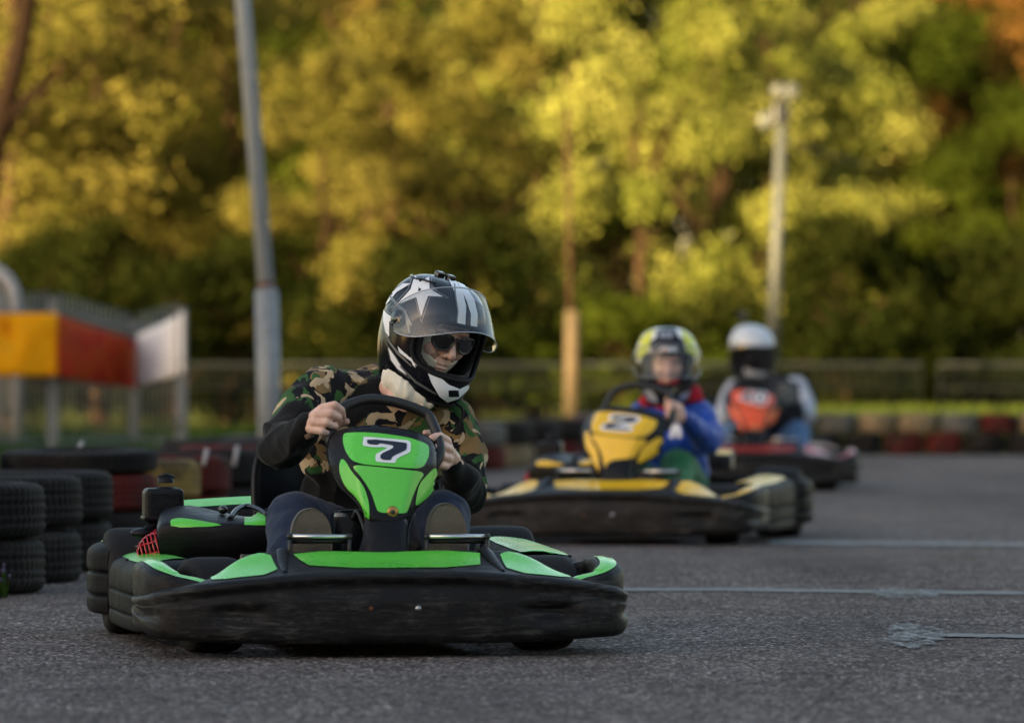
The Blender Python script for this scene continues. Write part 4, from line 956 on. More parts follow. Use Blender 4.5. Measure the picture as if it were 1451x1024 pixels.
# grass tufts
def tufts(name,area,n,h,m,seed,zf=lambda x,y:0.0,label=None):
    rs=np.random.RandomState(seed); mb=MB()
    for i in range(n):
        x=rs.uniform(area[0],area[1]); y=rs.uniform(area[2],area[3]); z=zf(x,y); hh=h*rs.uniform(.5,1.3); a=rs.uniform(0,6.28); w=.012*h/.12
        dx,dy=math.cos(a)*w,math.sin(a)*w; lx,ly=rs.normal(0,.35*hh,2)
        mb.v+=[(x-dx,y-dy,z),(x+dx,y+dy,z),(x+lx+dx*.2,y+ly+dy*.2,z+hh)]; k=len(mb.v); mb.f.append((k-3,k-2,k-1)); mb.m.append(0); mb.sm.append(False)
    o=mb.build(name,m); o['kind']='stuff'; return o
def leafmat(name,c1,c2,tr=.45,c3_=None):
    m=D.materials.new(name); m.use_nodes=True; t=NT(m); t.t.nodes.remove(t.b); out=t.t.nodes['Material Output']
    at=t.n('ShaderNodeAttribute'); at.attribute_name='tint'; col=t.mix(at.outputs['Fac'],c1,c2)
    df=t.n('ShaderNodeBsdfDiffuse'); tl=t.n('ShaderNodeBsdfTranslucent'); mx=t.n('ShaderNodeMixShader'); mx.inputs[0].default_value=tr
    t.l(col,df.inputs[0]); t.l(col,tl.inputs[0]); t.l(df.outputs[0],mx.inputs[1]); t.l(tl.outputs[0],mx.inputs[2]); t.l(mx.outputs[0],out.inputs[0]); return m
gm=leafmat('grass_blades',(.11,.15,.025),(.16,.17,.04),.3)
gm2=leafmat('weed_blades',(.035,.075,.015),(.05,.09,.02),.3)
bankz=lambda x,y:.23*min(1,max(0,(y-50)/9))**1.2*(.2+.8*max(0,min(1,(x-1.4)/1.6)))
tufts('grass',(2.2,10,53,63),8000,.09,gm,1,bankz)
tufts('grass',(-9,-1,42,56),7000,.16,gm2,2,bankz)
tufts('weeds',(-2.15,-1.72,18.6,19.6),700,.045,gm2,3)

# coarse stone relief of the asphalt where the picture is sharp
rs=np.random.RandomState(3); nx,ny=520,900; X=np.linspace(-2.35,2.35,nx); Y=np.linspace(11.6,22.4,ny)
Hh=rs.rand(ny,nx)**2.0; Hh=(Hh+.3*(np.roll(Hh,1,0)+np.roll(Hh,1,1)))/1.6
ed=np.minimum(np.minimum(np.arange(nx),nx-1-np.arange(nx))[None,:]/30.,np.minimum(np.arange(ny),ny-1-np.arange(ny))[:,None]/60.).clip(0,1)
lf=rs.rand(30,18); lfy=np.linspace(0,28.99,ny); lfx=np.linspace(0,16.99,nx); iy=lfy.astype(int); ix=lfx.astype(int); fy=(lfy-iy)[:,None]; fx=(lfx-ix)[None,:]
iy2=np.minimum(iy+1,29)
big_=(lf[iy][:,ix]*(1-fx)+lf[iy][:,ix+1]*fx)*(1-fy)+(lf[iy2][:,ix]*(1-fx)+lf[iy2][:,ix+1]*fx)*fy
Z=(-.003+(.0058+.0022*big_)*Hh)*ed-.003*(1-ed)
edge=np.interp(Y,[11.6,15,17,18.4,19.2,20.5,22,22.4],[-9,-4,-2.3,-1.75,-1.9,-2.4,-3.2,-3.2])
co=np.stack(np.broadcast_arrays(X[None,:],Y[:,None],Z),-1).reshape(-1,3).astype(np.float32)
q_=(np.arange(ny-1)[:,None]*nx+np.arange(nx-1)[None,:]); keep=(X[None,:-1]>edge[:-1,None]).ravel()
fc=np.stack([q_,q_+1,q_+nx+1,q_+nx],-1).reshape(-1,4)[keep]
me=D.meshes.new('asphalt_surface'); me.vertices.add(len(co)); me.vertices.foreach_set('co',co.ravel()); me.loops.add(fc.size); me.loops.foreach_set('vertex_index',fc.ravel().astype(np.int32))
me.polygons.add(len(fc)); me.polygons.foreach_set('loop_start',np.arange(0,fc.size,4)); me.polygons.foreach_set('loop_total',np.full(len(fc),4)); me.update(); me.validate(); me.materials.append(ma)
me.polygons.foreach_set('use_smooth',np.ones(len(fc),dtype=bool)); struct(link(D.objects.new('asphalt_surface',me)))

gx,gy=gp(1352,792); tufts('weeds',(gx-.05,gx+.07,gy-.5,gy+.5),60,.012,gm,7,lambda x,y:.004)
gx,gy=gp(1378,776); tufts('weeds',(gx-.04,gx+.05,gy-.4,gy+.4),40,.010,gm,8,lambda x,y:.004)
O=Vector((gp(6,846)[0],gp(6,846)[1],0)); mb=MB(); random.seed(9)
for i in range(16):
    x,y=random.uniform(-.09,.06),random.uniform(-.3,.3); h_=random.uniform(.05,.13); mb.tube([(0,0,-.004),(x*.5,y*.5,.01),(x+random.uniform(-.02,.02),y,h_)],.0025,5)
st_fl=mb.build('wild_flowers',gm2,None); st_fl.location=O; thing(st_fl,'small clump of purple wild flowers at the foot of the nearest black tyres','flowers')
mb=MB(); random.seed(9)
for i in range(16):
    x,y=random.uniform(-.09,.06),random.uniform(-.3,.3); h_=random.uniform(.05,.13); mb.sphere((x+random.uniform(-.02,.02),y,h_),(.005,.005,.008),seg=8)
mb.build('blossom',mat('purple_petals',(.05,.035,.09),.8),st_fl)

# ------------------------------------------------------------------ tyres
def tyremat(name,col,col2):
    m=mat(name,col,.8,spec=.18); t=NT(m); v=t.coord()
    n_=t.noise(v,9,6,.7); n2=t.noise(v,3,5,.8)
    t.l(t.mix(t.ramp(n2,[(.48,g3(0)),(.62,g3(1))]),t.mix(n_,col,tuple(c*.6 for c in col)),col2),t.b.inputs['Base Color'])
    sx_=t.n('ShaderNodeSeparateXYZ'); t.l(v,sx_.inputs[0]); an=t.n('ShaderNodeMath',operation='ARCTAN2'); t.l(sx_.outputs[1],an.inputs[0]); t.l(sx_.outputs[0],an.inputs[1])
    zz=t.n('ShaderNodeMath',operation='MULTIPLY'); t.l(sx_.outputs[2],zz.inputs[0]); zz.inputs[1].default_value=60
    z2=t.n('ShaderNodeMath',operation='SINE'); t.l(zz.outputs[0],z2.inputs[0])
    aa=t.n('ShaderNodeMath',operation='MULTIPLY_ADD'); t.l(an.outputs[0],aa.inputs[0]); aa.inputs[1].default_value=64; t.l(z2.outputs[0],aa.inputs[2]); a2=t.n('ShaderNodeMath',operation='SINE'); t.l(aa.outputs[0],a2.inputs[0])
    mx=t.n('ShaderNodeMath',operation='MULTIPLY'); t.l(a2.outputs[0],mx.inputs[0]); mx.inputs[1].default_value=.7; 
    a3=t.n('ShaderNodeMath',operation='ADD'); t.l(mx.outputs[0],a3.inputs[0]); t.l(n_,a3.inputs[1]); t.bump(a3.outputs[0],.4,.008); return m
TM={'black':tyremat('old_tyre_rubber',(.0085,.008,.0085),(.017,.0155,.015)),'red':tyremat('red_painted_tyre',(.095,.012,.010),(.02,.014,.012)),
    'yellow':tyremat('yellow_painted_tyre',(.30,.20,.055),(.06,.045,.025)),'tan':tyremat('tan_painted_tyre',(.26,.20,.12),(.10,.08,.05)),'grey':tyremat('grey_painted_tyre',(.13,.13,.12),(.05,.05,.045))}
def tyre_mesh(r,h,colour,detail=True):
    mb=MB(); k=h/2
    prof=[(r*.60,-k*.80),(r*.66,-k*.98),(r*.78,-k*1.0),(r*.90,-k*.96),(r*.965,-k*.84),(r*.985,-k*.70)]
    if detail:
        for z in (-.5,-.2,.2,.5):
            prof+=[(r,k*(z-.10)),(r,k*(z+.03)),(r*.978,k*(z+.045)),(r*.978,k*(z+.085))]
    else: prof+=[(r,-k*.4),(r,k*.4)]
    prof+=[(r*.985,k*.70),(r*.965,k*.84),(r*.90,k*.96),(r*.78,k*1.0),(r*.66,k*.98),(r*.60,k*.80),(r*.575,k*.6),(r*.62,k*.3),(r*.62,-k*.3),(r*.575,-k*.6)]
    mb.lathe(prof,Matrix.Rotation(R(-90),4,'Y'),56 if detail else 36,closed=True)
    o=mb.build('tyre',TM[colour]); me=o.data; D.objects.remove(o); return me
TMS={}
def put_tyre(x,y,z,r,h,colour,label,group,detail=True):
    key=(round(r,3),round(h,3),colour,detail)
    if key not in TMS: TMS[key]=tyre_mesh(r,h,colour,detail)
    o=D.objects.new('tyre',TMS[key]); link(o); o.location=(x,y,z+h/2); o.rotation_euler=(random.uniform(-.02,.02),random.uniform(-.02,.02),random.uniform(0,6.28))
    thing(o,label,'tyre',group); return o
random.seed(11)
def edge_x(px,d,r): return (px-CX)*d/FPX-r
near=[(67,19.2,'nearest'),(121,20.2,'second nearest'),(165,21.3,'third')]
for i,(ex,d,nm) in enumerate(near):
    x=edge_x(ex,d,.31)
    for lv,w in ((0,'bottom'),(1,'top')):
        put_tyre(x+random.uniform(-.012,.0),d+random.uniform(-.03,.03),lv*.188,.31,.185,'black',f'{w} black tyre of the {nm} stack at the left edge of the track','tyres stacked along the left edge')
x=edge_x(224,23.7,.33)
for lv,(c,w) in enumerate((('black','lowest'),('red','middle'))):
    put_tyre(x,23.7,lv*.16,.33,.158,c,f'{w} {c} tyre of the wide stack left of the yellow tyre','tyres stacked along the left edge')
xx=[('black',-.62,'left'),('black',0,'right')]
put_tyre(x,23.7,.32,.33,.095,'black','thin black tyre lying on top of the wide stack left of the yellow tyre','tyres stacked along the left edge')
for k,dx in enumerate((-.67,-1.34)):
    for lv,(c,w) in enumerate((('black','bottom'),('red','middle'),('black','top'))):
        put_tyre(x+dx,23.6-.1*k,lv*.138,.33,.136,c,f'{w} {c} tyre of the wide stack {"beside the left picture edge" if k else "behind the nearest black stacks"}','tyres stacked along the left edge')
row=[(285,24.7,'yellow','black'),(328,26,'red','red'),(380,27.5,'black','black'),(424,29,'red','red'),(470,30.5,'black','red')]
for i,(ex,d,c1,c0) in enumerate(row):
    x=edge_x(ex,d,.31); wn_=['under the fuel tank of the green kart','just right of the yellow tyre','left of the driver\'s elbow','behind the driver\'s elbow','hidden most behind the driver'][i]
    put_tyre(x,d,0,.31,.176,c0,f'lower {c0} tyre of the stack {wn_}','tyres stacked along the left edge')
    put_tyre(x,d,.178,.31,.178,c1,f'upper {c1} tyre of the stack {wn_}','tyres stacked along the left edge')
cols2=['black','black','red','black','black','black','grey','black','black','red','tan','black','red','grey','black']
for i in range(15):
    f=i/14; px=300+f*560; d=32+f*13.5; x=(px-CX)*d/FPX
    for lv in (0,1):
        c=cols2[(i+lv*4)%15] if lv<2 else cols2[(i*3+1)%15]
        put_tyre(x,d,lv*.172,.29,.17,c,f'{["bottom","middle","top"][lv]} {c} tyre, stack {["one","two","three","four","five","six","seven","eight","nine","ten","eleven","twelve","thirteen","fourteen","fifteen"][i]} from the left in the row behind the green kart','tyre row behind the karts',False)
farb=['black','black','red','red','red','black','black','black','black','black','black','red','black','black','black','red','black','black']
fart=['grey','grey','red','tan','tan','grey','red','red','tan','grey','red','grey','tan','red','grey','red','tan','grey']
ordn=['first','second','third','fourth','fifth','sixth','seventh','eighth','ninth','tenth','eleventh','twelfth','thirteenth','fourteenth','fifteenth','sixteenth','seventeenth','eighteenth']
farT=[(1170,'grey'),(1210,'red'),(1256,'tan'),(1300,'tan'),(1344,'grey'),(1390,'red'),(1432,'red'),(1474,'tan')]
for i in range(18):
    x=.62+i*.255*1.0+ .0
    x=.55+i*.34
    if i<14:
        px=CX+x*FPX/47.5; cb='red' if 1262<px<1345 else 'black'
        put_tyre(x,47.5,0,.168,.185,cb,f'{cb} tyre in the bottom row of the far barrier, {ordn[i]} from its left end','far tyre barrier',False)
        best=min(farT,key=lambda q:abs(q[0]-px-20))[1] if px>1150 else fart[i]
        put_tyre(x+.12,47.55,.186,.168,.16,best,f'{best} tyre in the top row of the far barrier, {ordn[i]} from its left end','far tyre barrier',False)
# stakes driven through the stacks
for (a,b,d,lb) in (((64,680),(78,645),24.2,'thin white stake leaning between the black tyre stacks'),((106,643),(116,628),25.4,'short white stake sticking out of the wide tyre stack'),((291,648),(293,638),25.3,'white peg on top of the red tyre'),((334,646),(336,634),27,'white peg on the tyre behind the red one')):
    mb=MB(); A=P(*a,d); B=P(*b,d); A0=A+(A-B)*1.2; mb.tube([A0,B],.010,10); mb.sphere(B,.011,seg=10)
    thing(mb.build('marker_stake',M['arch']),lb,'stake','stakes in the tyre stacks')

# ------------------------------------------------------------------ lamp posts, poles, cable
def post(name,label,cat,pts,m,origin):
    pass
rt=empty('lamp_post',P(382,512+CAM.z*FPX/33,33)); rt.location.z=0; thing(rt,'tall grey lamp post with thicker sleeve at its foot, left of the camouflage driver','lamp post','lamp posts')
O=rt.location.copy(); rel=lambda p: p-O
d=33; foot=P(384,700,d); foot.z=0; j=P(377.5,412,d); tp=P(344,0,d); up=(tp-j).normalized(); top=j+up*5.4
mb=MB(); mb.tube([rel(foot),rel(j)],.068,20); mb.tube([rel(foot),rel(foot)+Vector((0,0,.02))],.14,20); mb.tube([rel(j)+up*-.02,rel(j)+up*.02],[.068,.05],20); mb.build('pole_sleeve',M['galv'],rt)
mb=MB(); mb.tube([rel(j),rel(top)],[.049,.039],18); mb.build('pole_shaft',M['shaft'],rt)
mb=MB(); mb.tube([rel(j)+up*.015,rel(j)+up*.05],.049,18); mb.build('pole_clamp',M['rust'],rt)
mb=MB(); mb.tube([rel(top),rel(top)+Vector((.1,-.2,.15)),rel(top)+Vector((.2,-.7,.2))],.025,10,sub=4); arm_=mb.build('lamp_arm',M['galv'],rt)
mb=MB(); mb.box(rel(top)+Vector((.23,-.95,.2)),(.2,.5,.1),.03); mb.build('lamp_head',M['galv'],rt)
d=54.5; O=P(1090,700,d); O.z=0; rt=empty('lamp_post',O); thing(rt,'distant grey lamp post carrying round floodlights, behind the orange kart','lamp post','lamp posts')
tp=P(1108,150,d); mb=MB(); mb.tube([Vector((0,0,0)),tp-O],[.066,.048],14); mb.build('pole_shaft',M['fencepale'],rt)
mb=MB(); mb.tube([tp-O,P(1110,118,d)-O],.04,10); mb.tube([P(1088,170,d)-O,P(1112,165,d)-O],.03,10); mb.box(P(1107,160,d)-O,(.16,.16,.2),.02); mb.build('lamp_bracket',M['steel'],rt)
for px,py,r in ((1120,130,.085),(1103,128,.07),(1086,171,.085)):
    c=P(px,py,d)-O; mb=MB(); mb.lathe([(.001,-.08),(r*.5,-.08),(r,-.0),(r,.02),(r*.9,.025),(.001,.02)],Matrix.Translation(c)@Matrix.Rotation(R(-90),4,'Z'),20); fl=mb.build('floodlight',M['fencedark'],rt)
    mb=MB(); mb.lathe([(.001,.026),(r*.85,.028),(r*.88,.02)],Matrix.Translation(c)@Matrix.Rotation(R(-90),4,'Z'),20); mb.build('lamp_glass',M['fencepale'],fl)
d=61; O=P(810,700,d); O.z=.2; rt=empty('wooden_post',O); thing(rt,'slim weathered wooden pole standing behind the yellow kart','pole')
mb=MB(); mb.tube([Vector((0,0,0)),P(811,440,d)-O],[.082,.076],14); mb.build('lower_post',M['wood'],rt)
mb=MB(); mb.tube([P(809,470,d)-O+Vector((0,.12,0)),P(804,150,d)-O+Vector((0,.12,0))],[.030,.024],12); mb.build('upper_post',M['brown'],rt)
mb=MB(); mb.tube([P(1106,195,54.6),P(1200,226,60),P(1320,253,70),P(1500,268,80)],.007,6,sub=6); thing(mb.build('overhead_cable',M['steel']),'thin overhead cable sagging across the trees at the upper right','cable')

# ------------------------------------------------------------------ fences, banners, arch
FZ=.22; FD=57.0; rt=None
def mesh_panel(x0,x1,idx,lb):
    O=Vector((x0,FD,bankz(x0,FD))); rt=empty('mesh_fence',O); thing(rt,lb,'fence','wire mesh fence panels along the far grass')
    zt=.78-4*FD/FPX-O.z; w=x1-x0
    mb=MB(); mb.tube([(0,0,0),(0,0,zt),(w,0,zt),(w,0,0)],.016,8); mb.tube([(0,0,zt-.24),(w,0,zt-.24)],.010,6); mb.tube([(0,0,.05),(w,0,.05)],.010,6); mb.build('fence_frame',M['fencedark'],rt)
    mb=MB(); n=int(w/.10)
    for i in range(1,n): mb.tube([(w*i/n,0,.05),(w*i/n,0,zt)],.0028,4,cap=False)
    for z in (zt-.06,zt-.12,zt-.18,zt*.45,zt*.3): mb.tube([(0,0,z),(w,0,z)],.003,4,cap=False)
    mb.build('wire_mesh',M['fencedark'],rt)
pxx=lambda px: (px-CX)*FD/FPX
for i,(a,b,lb) in enumerate(((-400,-20,'wire mesh fence panel at the far left behind the banners'),(-16,384,'wire mesh fence panel behind the grey lamp post'),(388,795,'wire mesh fence panel behind the green kart driver'),(826,1306,'wire mesh fence panel behind the child and the orange kart'),(1330,1810,'wire mesh fence panel at the right picture edge'))):
    mesh_panel(pxx(a),pxx(b),i,lb)
O=P(75,640,45); O.z=0; rt=empty('picket_fence',O); thing(rt,'blue grey steel picket fence with banners, on the left side of the track','fence')
posts=[(-70,430,44.5),(75,424,45),(190,456,46.6),(257,438,45)]
def base_of(px,d): q=P(px,640,d); q.z=0; return q
for px,py,d in posts:
    mb=MB(); mb.box((base_of(px,d)+P(px,py,d))/2-O,(.085,.085,P(px,py,d).z),.008); mb.box(P(px,py,d)-O,(.1,.1,.015),.004); mb.build('fence_post',M['fencegrey'],rt)
for k in range(3):
    a,b=posts[k],posts[k+1]; A,B=P(*a),P(*b); mb=MB(); n=int(abs(b[0]-a[0])/6.5)
    for i in range(1,n):
        f=i/n; q=A.lerp(B,f); q0=Vector((q.x,q.y,.04)); q.z+=.06; mb.tube([q0-O,q-O],.0075,6)
    for zf in (.12,.93): mb.tube([Vector((A.x,A.y,A.z*zf))-O,Vector((B.x,B.y,B.z*zf))-O],.016,8)
    mb.build('picket_panel',M['fencegrey'],rt)
mb=MB(); mb.box(P(254,603,43.9)-O,(.075,.03,.11),.006); mb.build('latch_plate',M['fencepale'],rt)
def banner(name,tl,tr_,br,bl,m,lb,seed):
    mb=MB(); rows=[]; A,B,C_,D_=P(*tl),P(*tr_),P(*br),P(*bl)
    for i in range(31):
        f=i/30; u=A.lerp(B,f); l=D_.lerp(C_,f); row=[]
        for j in range(13):
            g=j/12; p=u.lerp(l,g); p.y-=.09+.018*noise.noise(Vector((f*5,g*2,seed)))+.01*math.sin(f*9+g*3); p.z-=.012*math.sin(math.pi*f)*(1-g); row.append(p)
        rows.append(row)
    mb.grid(rows); o=mb.build(name,m); sm=o.modifiers.new('t','SOLIDIFY'); sm.thickness=.004; bake(o); thing(o,lb,'banner','banners tied to the left fence')
def banmat(name,stops,sc_):
    m=mat(name,(.5,.3,.02),.75,spec=.08); t=NT(m); v=t.coord(scale=(1,1,1)); n_=t.noise(v,sc_,3,.6,2.2)
    t.l(t.ramp(n_,stops),t.b.inputs['Base Color']); return m
by=banmat('orange_banner',[(.3,(.70,.10,.003)),(.42,(.90,.33,.004)),(.6,(.95,.40,.006)),(.72,(.80,.36,.02))],2.2)
br_=banmat('red_banner',[(.3,(.12,.006,.015)),(.42,(.40,.02,.006)),(.55,(.34,.06,.008)),(.68,(.50,.008,.006))],3.2)
bw=banmat('white_banner',[(.3,(.62,.66,.72)),(.7,(.82,.84,.88))],1.5)
banner('banner',(-60,441,44.4),(83,443,44.9),(83,533,44.9),(-60,533,44.4),by,'orange banner on the fence at the left picture edge',1)
banner('banner',(84,446,44.9),(193,480,46.5),(193,551,46.5),(84,534,44.9),br_,'dark red patterned banner in the middle of the fence',2)
banner('banner',(195,474,46.4),(261,441,44.9),(261,528,44.9),(195,550,46.4),bw,'plain white banner angled towards the track',3)
O=P(0,640,50); O.z=0; rt=empty('arch',O); thing(rt,'white tubular arch standing behind the orange banner','arch')
for sx,r in ((1.0,.045),(.55,.03)):
    mb=MB(); c=P(-30,430,50); R_a=(P(22,430,50)-c).length*sx; pts=[Vector((c.x+R_a,50,0))]+[c+Vector((R_a*math.cos(a),0,R_a*1.0*math.sin(a))) for a in [math.pi*i/14 for i in range(15)]]+[Vector((c.x-R_a,50,0))]
    mb.tube([p-O for p in pts],r*1.3,12); mb.build('arch_tube',M['arch'],rt)

# ------------------------------------------------------------------ trees
LM={'gold':leafmat('golden_leaves',(.08,.082,.014),(.235,.195,.05),.40),'lime':leafmat('lime_leaves',(.09,.12,.013),(.40,.38,.10),.40),
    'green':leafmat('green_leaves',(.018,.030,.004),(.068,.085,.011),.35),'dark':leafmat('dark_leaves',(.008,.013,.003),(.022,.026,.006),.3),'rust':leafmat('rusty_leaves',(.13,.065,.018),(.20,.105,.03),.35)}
def leaf_cloud(rs,centres,radii,per,size):
    V=[];F=[];T=[]
    for (c,r) in zip(centres,radii):
        n=per; dirs=rs.normal(size=(n,3)); dirs/=np.linalg.norm(dirs,axis=1)[:,None]
        rad=r*rs.uniform(.35,1.08,size=n)[:,None]; p=c+dirs*rad*np.array([1,1,.8])
        nrm=dirs+rs.normal(scale=.7,size=(n,3)); nrm/=np.linalg.norm(nrm,axis=1)[:,None]
        up=rs.normal(size=(n,3)); sd=np.cross(nrm,up); sd/=np.linalg.norm(sd,axis=1)[:,None]+1e-9; up=np.cross(sd,nrm)
        s=size*rs.uniform(.6,1.3,size=n)[:,None]
        q=np.stack([p-sd*s*.5,p-up*s*.28+0*sd,p+sd*s*.5,p+up*s*.28],1).reshape(-1,3)
        V.append(q); tint=np.clip(rs.uniform(0,1)*.6+rs.uniform(0,.4,size=n),0,1); T.append(np.repeat(tint,4))
    return np.concatenate(V),np.concatenate(T)
def crown_mesh(seed,R_,zlo,zhi,ncl,per,clr,size,m,shape=1.0):
    rs=np.random.RandomState(seed); cs=[];rr=[]
    while len(cs)<ncl:
        z=rs.uniform(0,1); prof=math.sin(math.pi*(z*.9+.08))**.6; a=rs.uniform(0,6.28); r=R_*prof*math.sqrt(rs.uniform(.12,1))
        cs.append(np.array([r*math.cos(a),r*math.sin(a),zlo+(zhi-zlo)*z])); rr.append(clr*rs.uniform(.55,1.25))
    V,T=leaf_cloud(rs,cs,rr,per,size); n=len(V)//4
    me=D.meshes.new('crown'); me.vertices.add(len(V)); me.vertices.foreach_set('co',V.ravel()); me.loops.add(len(V)); me.loops.foreach_set('vertex_index',np.arange(len(V)))
    me.polygons.add(n); me.polygons.foreach_set('loop_start',np.arange(0,len(V),4)); me.polygons.foreach_set('loop_total',np.full(n,4)); me.update(); me.validate()
    at=me.attributes.new('tint','FLOAT','POINT'); at.data.foreach_set('value',T.astype(np.float32)); me.materials.append(m); return me,cs
def trunk_mesh(seed,h,r,cs,lean=.1):
    rs=random.Random(seed); mb=MB(); pts=[Vector((0,0,-.3))]; n=7
    for i in range(1,n+1): pts.append(Vector((rs.uniform(-1,1)*lean*i/n*h*.25,rs.uniform(-1,1)*lean*h*.1,h*i/n)))
    mb.tube(pts,[r*1.35]+[r*(1-.8*i/n) for i in range(1,n+1)],12,sub=4)
    for k in range(min(12,len(cs))):
        c=Vector(cs[k*len(cs)//12]); i=max(1,min(n-1,int((c.z*.7)/h*n))); a=pts[i]; mid=a.lerp(c,.5)+Vector((0,0,.15)); mb.tube([a,mid,c],[r*.4,r*.25,r*.06],7,sub=3)
    o=mb.build('trunk',M['brown']); me=o.data; D.objects.remove(o); return me
KIN={}
def kind(key,seed,R_,zlo,zhi,ncl,per,clr,size,th,tr_):
    cm,cs=crown_mesh(seed,R_,zlo,zhi,ncl,per,clr,size,LM['green']); KIN[key]=(cm,trunk_mesh(seed,th,tr_,cs))
kind('bush',1,1.35,.2,5.0,44,420,.44,.075,3.8,.06)
kind('broad',2,2.2,1.4,7.2,66,380,.56,.085,6.2,.11)
kind('tall',3,2.6,2.6,11.,110,170,.75,.14,10.,.16)
kind('wood',4,3.0,.2,10.5,120,190,.9,.17,9.5,.2)
kind('under',5,1.5,.1,1.7,34,200,.4,.09,1.2,.03)
gi=0
def tree(key,px,d,leaf,name,label,rz=0,s=1.0,z=0.0,zs=1.0):
    cm,tm=KIN[key]; O=P(px,512,d); O.z=z; rt=empty(name,O,rz); rt.scale=(s,s,s*zs); thing(rt,label,'tree' if name!='bush' else 'bush','trees beyond the track')
    c=D.objects.new('crown',cm); link(c,rt); c.material_slots[0].link='OBJECT'; c.material_slots[0].material=LM[leaf]
    t_=D.objects.new('trunk',tm); link(t_,rt)
T_=[ # kind,px,d,leaf,name,label,rz,s,zs
('bush',905,65,'lime','leafy_tree','bright lime tree rising right behind the yellow kart',.3,1.05,1.12),
('bush',1015,66,'lime','leafy_tree','bright lime tree just left of the distant floodlight post',2.2,1.0,1.1),
('bush',1180,66.5,'lime','leafy_tree','lime tree just right of the distant floodlight post',4.0,.92,.92),
('broad',760,70,'lime','leafy_tree','tall yellow-green tree with high crown above the wooden pole',1.1,.95,1.0),
('broad',1090,73,'lime','leafy_tree','broad lime tree behind the floodlight post',5.1,1.0,1.0),
('bush',1330,68,'green','leafy_tree','mottled green tree in the right part of the wood edge',.9,1.0,.95),
('bush',1440,66,'green','leafy_tree','green tree at the right picture edge',3.3,.95,.8),
('broad',1290,76,'green','leafy_tree','broad dark green tree behind the mottled one at right',2.7,1.1,1.0),
('broad',1490,69,'rust','leafy_tree','rusty brown leaved tree cut by the right picture edge',.2,.9,1.0),
('bush',455,64,'gold','leafy_tree','golden olive tree right of the grey lamp post',1.7,.95,.88),
('bush',560,66,'gold','leafy_tree','golden tree directly above the driver in camouflage',4.4,1.0,.95),
('bush',665,67,'gold','leafy_tree','golden olive tree between the driver and the wooden pole',2.9,1.0,1.02),
('broad',330,69,'gold','leafy_tree','broad golden tree behind the grey lamp post',.6,1.0,.85),
('broad',140,68,'gold','leafy_tree','broad golden tree above the banners',3.9,.9,.9),
('broad',520,75,'green','leafy_tree','broad green tree further back above the driver',5.4,1.05,1.0),
('tall',10,66,'gold','leafy_tree','tall golden tree at the left picture edge',2.0,.8,.9),
('tall',620,80,'rust','leafy_tree','tall rusty tree with bare trunk at the top centre',1.0,.9,1.0),
('tall',250,80,'green','leafy_tree','tall green tree towering behind the left golden trees',4.9,1.0,1.0),
('tall',880,82,'green','leafy_tree','tall green tree behind the lime trees at centre',.1,1.0,1.0),
('tall',1200,84,'dark','leafy_tree','tall dark tree behind the right lime tree',3.0,1.0,1.0),
('tall',1400,86,'rust','leafy_tree','tall brownish tree in the top right corner',2.4,.9,1.0),
]
for a in T_: tree(a[0],a[1],a[2],a[3],a[4],a[5],a[6],a[7],bankz(1,a[2])*.9,a[8])
wl_=['far left','left','left of centre','centre left','centre','centre right','right of centre','right','far right']
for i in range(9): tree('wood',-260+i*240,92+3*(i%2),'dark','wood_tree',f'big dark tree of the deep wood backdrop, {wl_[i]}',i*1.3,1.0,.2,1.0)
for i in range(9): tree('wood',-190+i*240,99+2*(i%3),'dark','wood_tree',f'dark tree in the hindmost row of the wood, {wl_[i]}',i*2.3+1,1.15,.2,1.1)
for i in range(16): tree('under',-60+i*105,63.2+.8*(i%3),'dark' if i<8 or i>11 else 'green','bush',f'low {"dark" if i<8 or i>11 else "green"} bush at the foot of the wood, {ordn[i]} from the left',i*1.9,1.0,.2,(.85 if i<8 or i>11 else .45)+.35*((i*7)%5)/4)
for i,(x,y) in enumerate(((-24,4),(-26,14),(-25,25),(-27,36),(-26,47),(-31,-4))):  # added unseen trees that block horizon glow on both sides
    tree('wood',CX,10,'dark','wood_tree',f'dark tree added left of the track against horizon glow, outside the picture, {ordn[i]} from the front',i*1.7,1.1,0,1.1)
for i,(x,y) in enumerate(((27,6),(28,20),(27,34),(26,48))): tree('wood',CX,10,'dark','wood_tree',f'dark tree added right of the track against horizon glow, outside the picture, {ordn[i]} from the front',i*2.7,1.1,0,1.1)
side=[q for q in scene.objects if q.get('label','').find('outside the picture')>0]
for q,(x,y) in zip(side,((-24,4),(-26,14),(-25,25),(-27,36),(-26,47),(-31,-4),(27,6),(28,20),(27,34),(26,48))): q.location=(x,y,0); q['group']='added trees beside the track'; q.scale=(1.1,1.1,.28 if x<0 else 1.1)  # left trees flattened to screen the glow without blocking the sun
M['darkbark']=mat('dark_bark',(.016,.010,.007),.95,spec=.0)
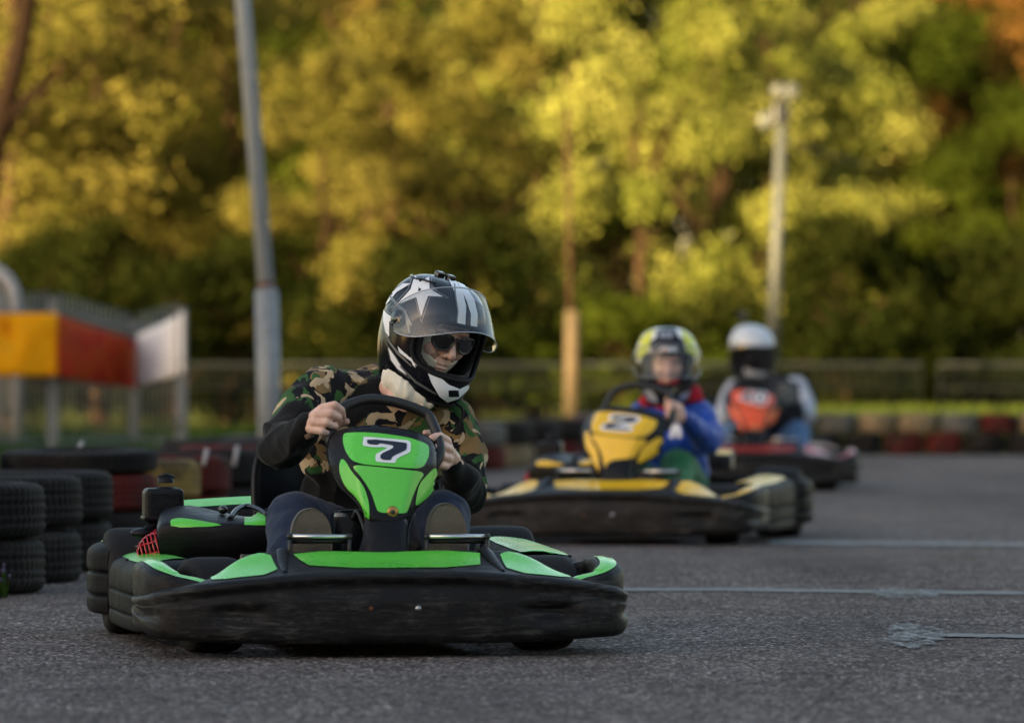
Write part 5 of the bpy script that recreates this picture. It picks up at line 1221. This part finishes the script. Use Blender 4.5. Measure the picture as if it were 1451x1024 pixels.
for k,(px,dd,key,leaf) in enumerate(((-250,72,'broad','gold'),(-520,78,'tall','gold'),(-820,84,'wood','gold'),(-1150,88,'wood','green'),(1700,72,'broad','green'),(1980,80,'tall','green'),(2300,86,'wood','green'),(2650,90,'wood','dark'))):
    tree(key,px,dd,leaf,'leafy_tree',f'{leaf} leaved tree continuing the wood beyond the {"left" if px<0 else "right"} picture edge, {ordn[k%4]} outwards',k*1.1,1.0,.2,1.0)
# bare trunks seen against the wood
for i,(px,d,r,lb,ln) in enumerate(((548,69,.13,'brown bare trunk at the top left of centre',(-3,0)),(628,70,.11,'reddish bare trunk at the top centre',(4,0)),(662,70.5,.11,'brown trunk just right of the reddish one',(-2,0)),(40,60,.13,'dark leaning trunk at the left picture edge',(-60,0)),(985,80,.12,'thin trunk seen between the right tree crowns',(3,0)))):
    O=P(px,512,d); O.z=.2; mb=MB(); top=P(px+ln[0],-60,d)-O
    if i==3:
        mb.tube([Vector((-1.1,0,0)),P(-30,300,d)-O,P(0,170,d)-O,P(30,60,d)-O,P(45,-60,d)-O],[.19,.15,.125,.11,.10],12,sub=5); mb.tube([P(-30,300,d)-O+Vector((0,0,.3)),P(10,172,d)-O,P(75,112,d)-O],[.14,.09,.03],8,sub=4)
    else: mb.tube([Vector((0,0,0)),top*.5+Vector((.06,0,0)),top,top*1.4],[r*1.2,r,r*.85,r*.5],12,sub=5)
    tk_=mb.build('tree_trunk',M['darkbark'] if i==3 else M['brown']); tk_.location=O
    thing(tk_,lb,'tree trunk','bare trunks in the wood')

# ------------------------------------------------------------------ unseen building added behind the camera, sized to shade the track
H=22.7; O=Vector((-35,-40,0)); rt=empty('shade_building',O); thing(rt,'long plain building added behind the camera, unseen, to shade the track','building')
mb=MB(); mb.box((0,-5,H/2-.4),(130,10,H-.8),.0); mb.build('wall',mat('bounce_wall',(.78,.77,.74),.85),rt)  # pale so the added building bounces fill light onto the karts
mb=MB(); mb.box((0,-5,H-.2),(131,11,.4),.05); mb.build('roof',M['steel'],rt)
mw=mat('window_glass',(.02,.025,.03),.08)  # glass for the made-up windows of the added building
for i in range(14):
    x=-60+i*9.2
    for z in (2.2,6.0,9.8,13.6,17.4):
        mb=MB(); mb.box((x,.02,z),(3.2,.1,1.8),.02); w=mb.build('window',M['fencepale'],rt); mb=MB(); mb.box((x,.06,z),(3.0,.06,1.6),.0); mb.build('pane',mw,w)
